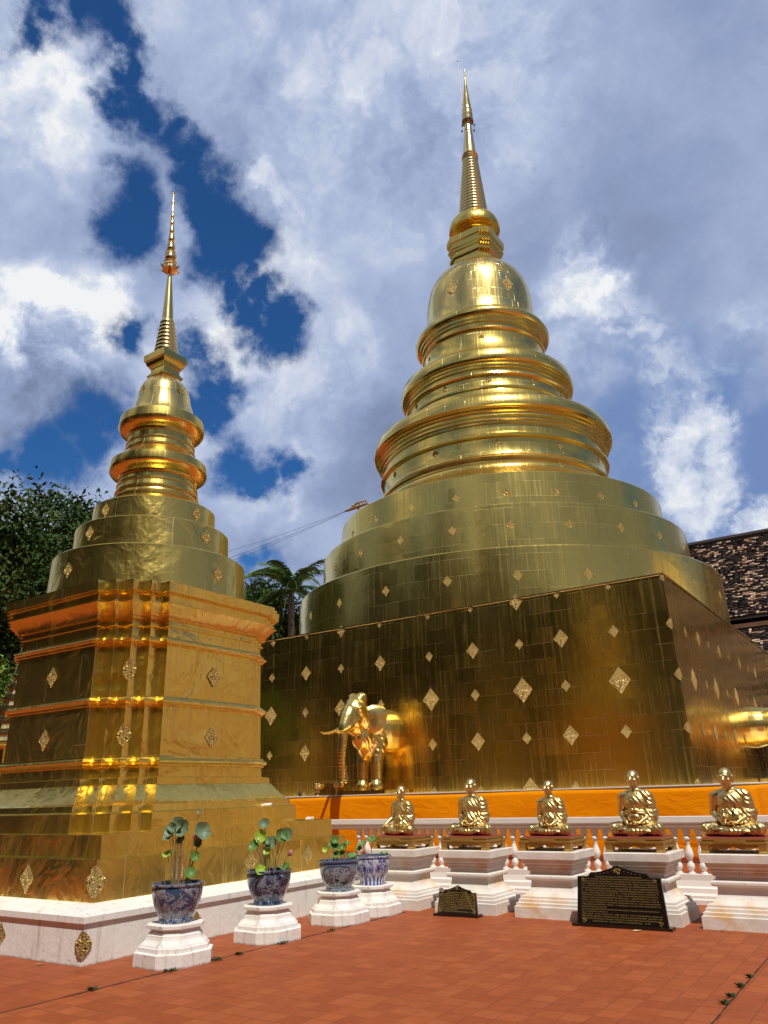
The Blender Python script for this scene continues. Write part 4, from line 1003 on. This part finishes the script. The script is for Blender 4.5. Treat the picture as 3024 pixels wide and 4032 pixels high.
# ------------------------------------------------------------------ far left mini stupa
t = thing('stupa', 'small tiered gold monument half hidden at the left frame edge behind the smaller stupa', 'stupa', (-21.75, 13.2, 0))
g = MB(); g.loops([square(h, z) for h, z in ((.9, 0), (.9, 1.2), (.7, 1.25), (.7, 2.2), (.95, 2.25), (.95, 2.4), (.6, 2.45), (.6, 3.05), (.9, 3.1), (.9, 3.2))]); g.obj('base', G_mold, t)
P = []
for k in range(6):
    r = .88-.12*k; z = 3.2+.33*k; P += [(r, z), (r, z+.08), (r-.05, z+.09), (r-.10, z+.24), (r-.02, z+.26), (r-.02, z+.32)]
P += [(.2, 5.2), (.12, 5.6), (.05, 6.4), (.01, 7)]
g = MB(); g.lathe(P, seg=12); g.obj('tiers', G_spire, t)

# ------------------------------------------------------------------ hall with tiled roofs (right, behind)
hall = thing('temple_hall', 'long temple hall with dark mottled tile roofs in two tiers behind the giant stupa', 'building', (0, 48, 0))
def roof(x0, x1, yr, zr, ye, ze, rows, cols, name):
    g = MB(); rg = random.Random(int(zr*10)); dl = math.hypot(ye-yr, ze-zr)/rows; th = .05
    dy, dz = (ye-yr)/rows, (ze-zr)/rows; nl = math.hypot(dy, dz); ny, nz = dz/nl*1, -dy/nl
    if nz < 0: ny, nz = -ny, -nz
    cw = (x1-x0)/cols
    for r_ in range(rows):
        ya, za = yr+dy*r_, zr+dz*r_; yb, zb = yr+dy*(r_+1.12), zr+dz*(r_+1.12); m_run = 0; mi = 0
        for c in range(cols):
            if m_run <= 0:
                mi = rg.choices((0, 1, 2, 3), (.42, .24, .20, .14))[0]; m_run = rg.choice((1, 1, 2, 3)) if mi >= 2 else rg.choice((1, 2, 3, 4))
            m_run -= 1
            xa = x0+cw*c+.006; xb = xa+cw-.012; j = rg.uniform(0, .03); o = .0; o2 = th+j; e = rg.uniform(-.03, .03)
            V = [(xa, ya+ny*o, za+nz*o), (xb, ya+ny*o, za+nz*o), (xb, yb+ny*o2, zb+nz*o2+e), (xa, yb+ny*o2, zb+nz*o2+e), (xa, yb+ny*(o2-th), zb+nz*(o2-th)+e), (xb, yb+ny*(o2-th), zb+nz*(o2-th)+e)]
            g.add(V, [(3, 2, 1, 0), (4, 5, 2, 3)], None, mi)
    return g.obj(name, M_roof, hall)
roof(-22, 10, 0, 15.20, -5.2, 9.62, 56, 250, 'roof'); roof(-22, 10, -5.0, 8.95, -9.5, 4.2, 44, 250, 'roof')
g = MB(); run([(.02, 15.14), (-5.2, 9.54), (-5.2, 9.44), (.02, 15.02)], -21.9, 9.9); run([(-4.9, 8.88), (-9.5, 4.12), (-9.5, 4.02), (-4.9, 8.76)], -21.9, 9.9); g.obj('roof_deck', M_roof[0], hall)
g = MB(); g.tube([(-22, 0, 15.26), (10, 0, 15.26)], .2, 8); g.obj('ridge_cap', M_roof[0], hall)
g = MB(); g.box((-6, 5., 6.), (32, 10., 12)); g.box((-6, -2.4, 4.6), (32, 4.8, 9.2)); g.box((-6, -6.6, 2.1), (32, 4.0, 4.2)); g.box((-6, 6, 13.2), (32, 7, 2.5)); g.obj('wall', M_roof[0], hall)
g = MB(); g.box((-6, -4.95, 9.15), (32, .12, .22)); g.obj('fascia', M_roof[2], hall)

# ------------------------------------------------------------------ trees
def leaves_mesh(name, centers, per, spread, size, mat, seed=1, droop=0.):
    rg = np.random.default_rng(seed); n = len(centers)*per
    c = np.repeat(np.array(centers), per, 0)+rg.normal(0, 1, (n, 3))*spread
    a = rg.normal(0, 1, (n, 3)); a /= np.linalg.norm(a, axis=1)[:, None]; a[:, 2] -= droop
    b = np.cross(a, rg.normal(0, 1, (n, 3))); b /= np.linalg.norm(b, axis=1)[:, None]
    s = size*rg.uniform(.6, 1.3, (n, 1)); nn_ = np.cross(a, b)
    P_ = np.stack([c-a*s, c+b*s*.42+nn_*s*.12, c+a*s, c-b*s*.42+nn_*s*.12], 1).reshape(-1, 3)
    me = bpy.data.meshes.new(name); F = np.arange(n*4).reshape(-1, 4)
    me.from_pydata(P_.tolist(), [], F.tolist()); me.materials.append(mat); return me
def tree(name, label, x, y, h, rad, zc, rz_, mat, clumps, per, size, seed, spread=.55, trunk=.35, group=None, sparse=0):
    t = thing(name, label, 'tree', (x, y, 0), 0, group); rg = random.Random(seed); cs = []
    while len(cs) < clumps:
        p = Vector((rg.uniform(-1, 1), rg.uniform(-1, 1), rg.uniform(-1, 1)))
        if p.length > 1 or p.length < .35: continue
        k = 1+.25*math.sin(p.x*5+seed)*math.cos(p.y*4+seed*2)
        cs.append((p.x*rad*k, p.y*rad*k, zc+p.z*rz_*k))
    ob('crown', leaves_mesh('crown', cs, per, spread, size, mat, seed), t)
    g = MB(); g.tube([(0, 0, -.1), (.1, 0, zc*.4), (-.1, .1, zc*.8), (0, 0, zc+rz_*.3)], [trunk, trunk*.8, trunk*.55, trunk*.2], 9)
    for k in range(22):
        q = Vector(rg.choice(cs)); z0 = zc*rg.uniform(.45, .95); g.tube([(0, 0, z0), (q.x*.4, q.y*.4, z0+(q.z-z0)*.55), tuple(q)], [trunk*.3, trunk*.16, .02], 5)
    g.obj('trunk', M_bark, t); return t
tree('broadleaf_tree', 'large dark leafy tree rising behind the smaller stupa at the left', -30.5, 19.5, 15, 5.6, 9.7, 4.5, F_dark, 700, 80, .15, 5, .45)
tree('broadleaf_tree', 'dark leafy tree at the far left frame edge', -38, 21.5, 15, 5., 10., 5.5, F_dark, 330, 50, .18, 8, .6)
tree('bushy_tree', 'low bushy tree between the two stupas, left of the palm', -31.9, 34.5, 12, 2.5, 11.4, 2.6, F_mid, 230, 60, .13, 11, .35)
tree('bushy_tree', 'thin bushy tree under the palm between the two stupas', -29.3, 36.5, 10, 3.2, 9.2, 2.6, F_dark, 200, 50, .15, 12, .45)
tree('shrub', 'bright green shrub low at the left frame edge', -24.6, 13.6, 6, 1.2, 4.6, 1.5, F_bright, 60, 40, .12, 14, .3, .08)
tree('shrub', 'dark shrub below the bright one at the left edge', -25.5, 14.5, 6, 2.0, 3.2, 2.2, F_dark, 130, 50, .13, 15, .4, .08)
# palm
t = thing('palm_tree', 'feathery palm tree between the two stupas', 'palm tree', (-28.7, 33.5, 2.0))
g = MB(); g.tube([(0, 0, 0), (.1, 0, 5), (0, 0, 10.2)], [.28, .22, .2], 12); g.tube([(0, 0, 10.2), (0, 0, 11.2)], [.2, .10], 10); g.obj('trunk', M_bark, t, 40)
rg = random.Random(21)
for k in range(24):
    az = k*2.399+.4; el = rg.uniform(.15, 1.35) if k > 5 else rg.uniform(-.4, .3); Lf = rg.uniform(2.8, 3.7); g = MB()
    p = Vector((0, 0, 10.9)); dr = Vector((math.cos(az)*math.cos(el), math.sin(az)*math.cos(el), math.sin(el))); pts = [p.copy()]; nseg = 22
    for s in range(nseg): dr = (dr+Vector((0, 0, -.075))).normalized(); p = p+dr*Lf/nseg; pts.append(p.copy())
    g.tube(pts[::3], [.035-.0035*i for i in range(len(pts[::3]))], 5)
    for s in range(2, nseg):
        tdir = (pts[s+1]-pts[s]).normalized(); side = tdir.cross(Vector((0, 0, 1)))
        side = side.normalized() if side.length > .05 else Vector((1, 0, 0)); ln = .62*math.sin(PI*(s+2)/(nseg+4))**.6
        for sd in (-1, 1):
            for j in (0, .33, .66):
                q = pts[s].lerp(pts[s+1], j); dd = (side*sd+tdir*.75+Vector((0, 0, -.35+rg.uniform(-.2, .2)))).normalized(); w = Vector((0, 0, .016))+tdir*.016
                mid = q+dd*ln*.6; tip = q+dd*ln+Vector((0, 0, -.15*ln)); g.add([q-w, mid-w, tip, mid+w, q+w], [(0, 1, 2, 3, 4)])
    g.obj('frond', F_palm, t)
# trees behind the camera (mirrored in the gilding)
F_back = foliage('foliage_shaded', (.012, .022, .006), (.03, .045, .012), (.04, .045, .012))  # shade put into the leaf colours so the gold reflects darker trees
lib = [leaves_mesh('crown', [(p[0], p[1], p[2]) for p in (np.random.default_rng(90+k).normal(0, 1, (150, 3))*[2.6, 2.2, 3.2]+[0, 0, 10.5])], 34, .8, .38, F_back, 90+k) for k in range(2)]
g = MB(); g.tube([(0, 0, -.1), (.2, 0, 4), (0, .1, 9)], [.5, .4, .2], 9)
trm_ = g.mesh('trunk', M_bark)
back = [(-36, -6), (-44, -9), (-52, -14), (-47, -24), (-60, -20), (-58, -6), (-68, -14), (-74, -26), (-30, -12), (-23, -17), (-16, -13), (-9, -18), (-2, -14), (6, -18), (13, -13), (22, -15), (-36, -20), (-12, -24), (2, -25), (-27, -25)]
for k, (x, y) in enumerate(back):
    t = thing('courtyard_tree', 'tall dark courtyard tree standing behind the viewer', 'tree', (x, y, 0), k*1.3, 'courtyard trees behind the viewer'); t.scale = (1.25, 1.25, (1.2, 1.35, 1.1)[k % 3])
    ob('crown', lib[k % 2], t); ob('trunk', trm_, t)
g = MB(); g.box((0, 0, 3.2), (150, 1, 6.4)); tag(ob('unseen_dark_wall', g.mesh('unseen_dark_wall', plain('reflected_brown', (.03, .014, .007), .8, 0, 0, 9, .4, .3)), None, (-25, -33, 0)), 'long dark brown wall behind the viewer, added unseen to darken the gold reflections', 'wall')  # added out of view to cover the low sky in the reflections
ob_ = ob('unseen_dark_wall', bpy.data.meshes['unseen_dark_wall'], None, (-84, 20, 0), PI/2); tag(ob_, 'dark brown wall far left of the stupas, added unseen to darken the gold reflections', 'wall')  # second added wall, closing the left side of the reflections
t3 = thing('stupa', 'gilded stupa standing behind the viewer, mirrored in the big wall', 'stupa', (-23, -8, 0)); t3.scale = (1.15, 1.15, 1.2)
for ch in list(t1.children):
    if not ch.name.startswith('ornament'): c_ = ch.copy(); COL.objects.link(c_); c_.parent = t3
# unseen assembly hall right of the viewer, height and colour set for gold reflections
t = thing('assembly_hall', 'unseen tan walled assembly hall with brown roof, added right of the viewer for the reflections', 'building', (27, 30, 0))
g = MB(); g.box((0, 0, 1.7), (12, 90, 3.4)); g.obj('wall', plain('lime_wash', (.82, .72, .52), .8, 0, 0, 9, .15, .5), t)
g = MB(); g.loops([[(-8, -46, 3.3), (0, -46, 7), (8, -46, 3.3)], [(-8, 46, 3.3), (0, 46, 7), (8, 46, 3.3)]]); g.obj('roof', plain('brown_roof', (.42, .24, .12), .8, 0, 0, 9, .3, .5), t)
g = MB()
for k in range(15): g.box((-6.02, -42+6*k, 1.5), (.12, 1.8, 2.2))
g.obj('window', M_roof[1], t)

t = thing('reflected_facade', 'tall ochre gabled facade added out of view to warm the gold reflections', 'building', (22, 34, 0))  # invented facade out of view, warming the small stupa's right-face reflection
g = MB(); run([(0, 0), (8, 0), (8, 9), (0, 9)], -17, 17); g.obj('wall', plain('ochre_wall', (.74, .62, .38), .6, 0, 0, 9, .25, .4), t)
g = MB(); g.loops([[(-18.5, -.6, 8.8), (0, -.6, 17), (18.5, -.6, 8.8)], [(-18.5, 8.5, 8.8), (0, 8.5, 17), (18.5, 8.5, 8.8)]]); g.obj('gable', bpy.data.materials['ochre_wall'], t)
g = MB()
for k in range(6): g.box((-13+5.2*k, -.05, 3.4), (1.6, .12, 3.6))
g.obj('window', M_roof[1], t)

# ------------------------------------------------------------------ light and sky
SAZ, SEL = R(131.7), R(57)
sd = Vector((math.sin(SAZ)*math.cos(SEL), math.cos(SAZ)*math.cos(SEL), math.sin(SEL)))
sl = bpy.data.lights.new('sun', 'SUN'); sl.energy = 4.0; sl.angle = R(.55); sl.color = (1, .93, .82)
so = bpy.data.objects.new('sun', sl); COL.objects.link(so); so.rotation_euler = sd.to_track_quat('Z', 'Y').to_euler()
W = bpy.data.worlds.new('World'); S.world = W; W.use_nodes = True; nt = W.node_tree; nt.nodes.clear()
out = nt.nodes.new('ShaderNodeOutputWorld'); bg = nt.nodes.new('ShaderNodeBackground'); L(nt, bg.outputs[0], out.inputs[0])
sky = nt.nodes.new('ShaderNodeTexSky'); sky.sky_type = 'NISHITA'; sky.sun_disc = False; sky.sun_elevation = SEL; sky.sun_rotation = SAZ; sky.air_density = 1.; sky.dust_density = .4; sky.ozone_density = 2.
d = nt.nodes.new('ShaderNodeTexCoord').outputs['Generated']
wn = vmath(nt, 'SCALE', vmath(nt, 'SUBTRACT', noise(nt, d, 5., 8, .58, 0, True), (.5, .5, .5)), scale=.17)
wn2 = vmath(nt, 'SCALE', vmath(nt, 'SUBTRACT', noise(nt, d, 17., 8, .62, 0, True), (.5, .5, .5)), scale=.075)
dw = vmath(nt, 'ADD', vmath(nt, 'ADD', d, wn), wn2)
def Dv(x, y, k=3024/1659):
    X = (x*k-1512)/3028; Y = (2016-y*k)/3028; q = rt*X+up*Y+fw; q.normalize(); return tuple(q)
blue = [(60, 5, .03), (150, 5, .04), (225, 25, .045), (262, 80, .03), (280, 140, .026), (290, 200, .028), (310, 250, .035), (345, 280, .035), (320, 215, .02), (400, 330, .032), (440, 385, .04), (478, 445, .05), (500, 500, .05), (470, 540, .05), (440, 500, .03), (250, 478, .05), (285, 445, .045), (500, 590, .035), (545, 640, .035), (590, 690, .04), (300, 723, .035), (450, 740, .04), (465, 808, .04), (440, 870, .035), (240, 940, .05), (180, 990, .045), (75, 1008, .05), (500, 983, .05), (560, 985, .045), (620, 985, .035), (525, 1020, .03), (570, 1210, .03), (20, 1000, .03)]
acc = None
for x, y, r in blue:
    dist = vmath(nt, 'DISTANCE', dw, Dv(x, y)); s = math_(nt, 'SUBTRACT', 1., math_(nt, 'DIVIDE', dist, r*1.03))
    acc = s if acc is None else math_(nt, 'SMOOTH_MAX', acc, s, .15)
fine = noise(nt, d, 14, 8, .62)
acc2 = math_(nt, 'ADD', acc, math_(nt, 'MULTIPLY', math_(nt, 'SUBTRACT', fine, .5), 1.1))
clear = smooth(nt, acc2, -.22, .55)
# scattered openings in the rest of the sky, away from the view
gen = smooth(nt, noise(nt, d, 2.2, 7, .55), (.36), .44, 1, 0)
infront = smooth(nt, vmath(nt, 'DISTANCE', d, tuple(fw)), .72, .95)
clear = math_(nt, 'MAXIMUM', clear, math_(nt, 'MULTIPLY', gen, infront))
# cloud brightness
n1 = noise(nt, dw, 3.0, 7, .55, .4); n2 = noise(nt, d, 9, 7, .6, .3)
rightness = smooth(nt, vmath(nt, 'DOT_PRODUCT', d, tuple(rt)), -.22, .15)
lum = math_(nt, 'ADD', math_(nt, 'MULTIPLY', math_(nt, 'SUBTRACT', n1, .5), 1.6), math_(nt, 'MULTIPLY', math_(nt, 'SUBTRACT', n2, .5), .7))
lum = math_(nt, 'ADD', .60, math_(nt, 'MULTIPLY', lum, smooth(nt, rightness, 0, 1, 1., .55)))
lum = math_(nt, 'SUBTRACT', lum, math_(nt, 'MULTIPLY', rightness, .10))
bright = [(110, 740, .09, .85), (210, 690, .06, .7), (90, 840, .06, .45), (60, 180, .08, .5), (560, 450, .06, .5), (560, 700, .06, .4), (560, 560, .10, .3), (650, 830, .12, .3), (900, 150, .2, .35), (700, 130, .15, .3), (560, 1010, .05, .4), (600, 1080, .06, .3), (1250, 570, .045, .75), (1305, 640, .05, .75), (1365, 690, .04, .8), (1215, 650, .04, .6), (1290, 760, .06, .4), (1420, 820, .05, .35), (1470, 960, .06, .5), (1510, 1040, .055, .55), (1550, 1090, .04, .5), (1650, 1115, .03, .7), (1650, 740, .05, .4), (1600, 800, .05, .25)]
dark = [(120, 905, .08, -.7), (200, 890, .06, -.5), (210, 850, .06, -.25), (730, 900, .10, -.35), (620, 930, .05, -.2), (850, 1010, .1, -.3), (1290, 720, .04, -.25), (500, 1150, .08, -.2), (1550, 450, .22, -.25), (1250, 330, .18, -.15), (850, 420, .15, -.12)]
puff = None
for x, y, r, a in bright:
    dist = vmath(nt, 'DISTANCE', dw, Dv(x, y)); q = smooth(nt, dist, r*.5, r*1.35, a*2.1, 0); puff = q if puff is None else math_(nt, 'MAXIMUM', puff, q)
n3 = noise(nt, dw, 11, 7, .58)
lum = math_(nt, 'ADD', lum, math_(nt, 'MULTIPLY', puff, math_(nt, 'ADD', .10, math_(nt, 'MULTIPLY', math_(nt, 'SUBTRACT', n3, .40), 1.7))))
for x, y, r, a in dark:
    dist = vmath(nt, 'DISTANCE', dw, Dv(x, y)); q = smooth(nt, dist, r*.3, r*1.6, a*.45, 0); lum = math_(nt, 'ADD', lum, q)
ccol = ramp(nt, lum, [(.05, (.17, .22, .35)), (.35, (.28, .35, .54)), (.6, (.42, .50, .70)), (.82, (.64, .70, .82)), (1., (.88, .90, .92))])
skyc = nt.nodes.new('ShaderNodeMix'); skyc.data_type = 'RGBA'; skyc.blend_type = 'MULTIPLY'; skyc.inputs['Factor'].default_value = 1
L(nt, sky.outputs[0], skyc.inputs[6]); skyc.inputs[7].default_value = (.22, .55, .92, 1)
SK = .10
ccol = mix(nt, infront, ccol, vmath(nt, 'MULTIPLY', vmath(nt, 'MULTIPLY', ccol, ccol), (1.22, 1.0, .72)))
cl = vmath(nt, 'SCALE', ccol, scale=1/SK)
# thin blue haze on the right half of the sky where the veil is thin
lowblue = [(1450, 880, .07), (1380, 1000, .07), (1600, 960, .06), (1420, 1080, .05), (1600, 1110, .05), (1350, 930, .05), (1640, 1010, .06)]
acc3 = None
for x, y, r in lowblue:
    dist = vmath(nt, 'DISTANCE', dw, Dv(x, y)); s = smooth(nt, dist, r*.5, r*1.9, 1, 0); acc3 = s if acc3 is None else math_(nt, 'MAXIMUM', acc3, s)
veil = mix(nt, math_(nt, 'MULTIPLY', acc3, smooth(nt, lum, .45, .8, .9, .0)), cl, (1.5, 2.5, 5.0))
fin_ = mix(nt, clear, veil, skyc.outputs[2])
L(nt, fin_, bg.inputs['Color']); bg.inputs['Strength'].default_value = SK
W.cycles.sampling_method = 'MANUAL'; W.cycles.sample_map_resolution = 1024
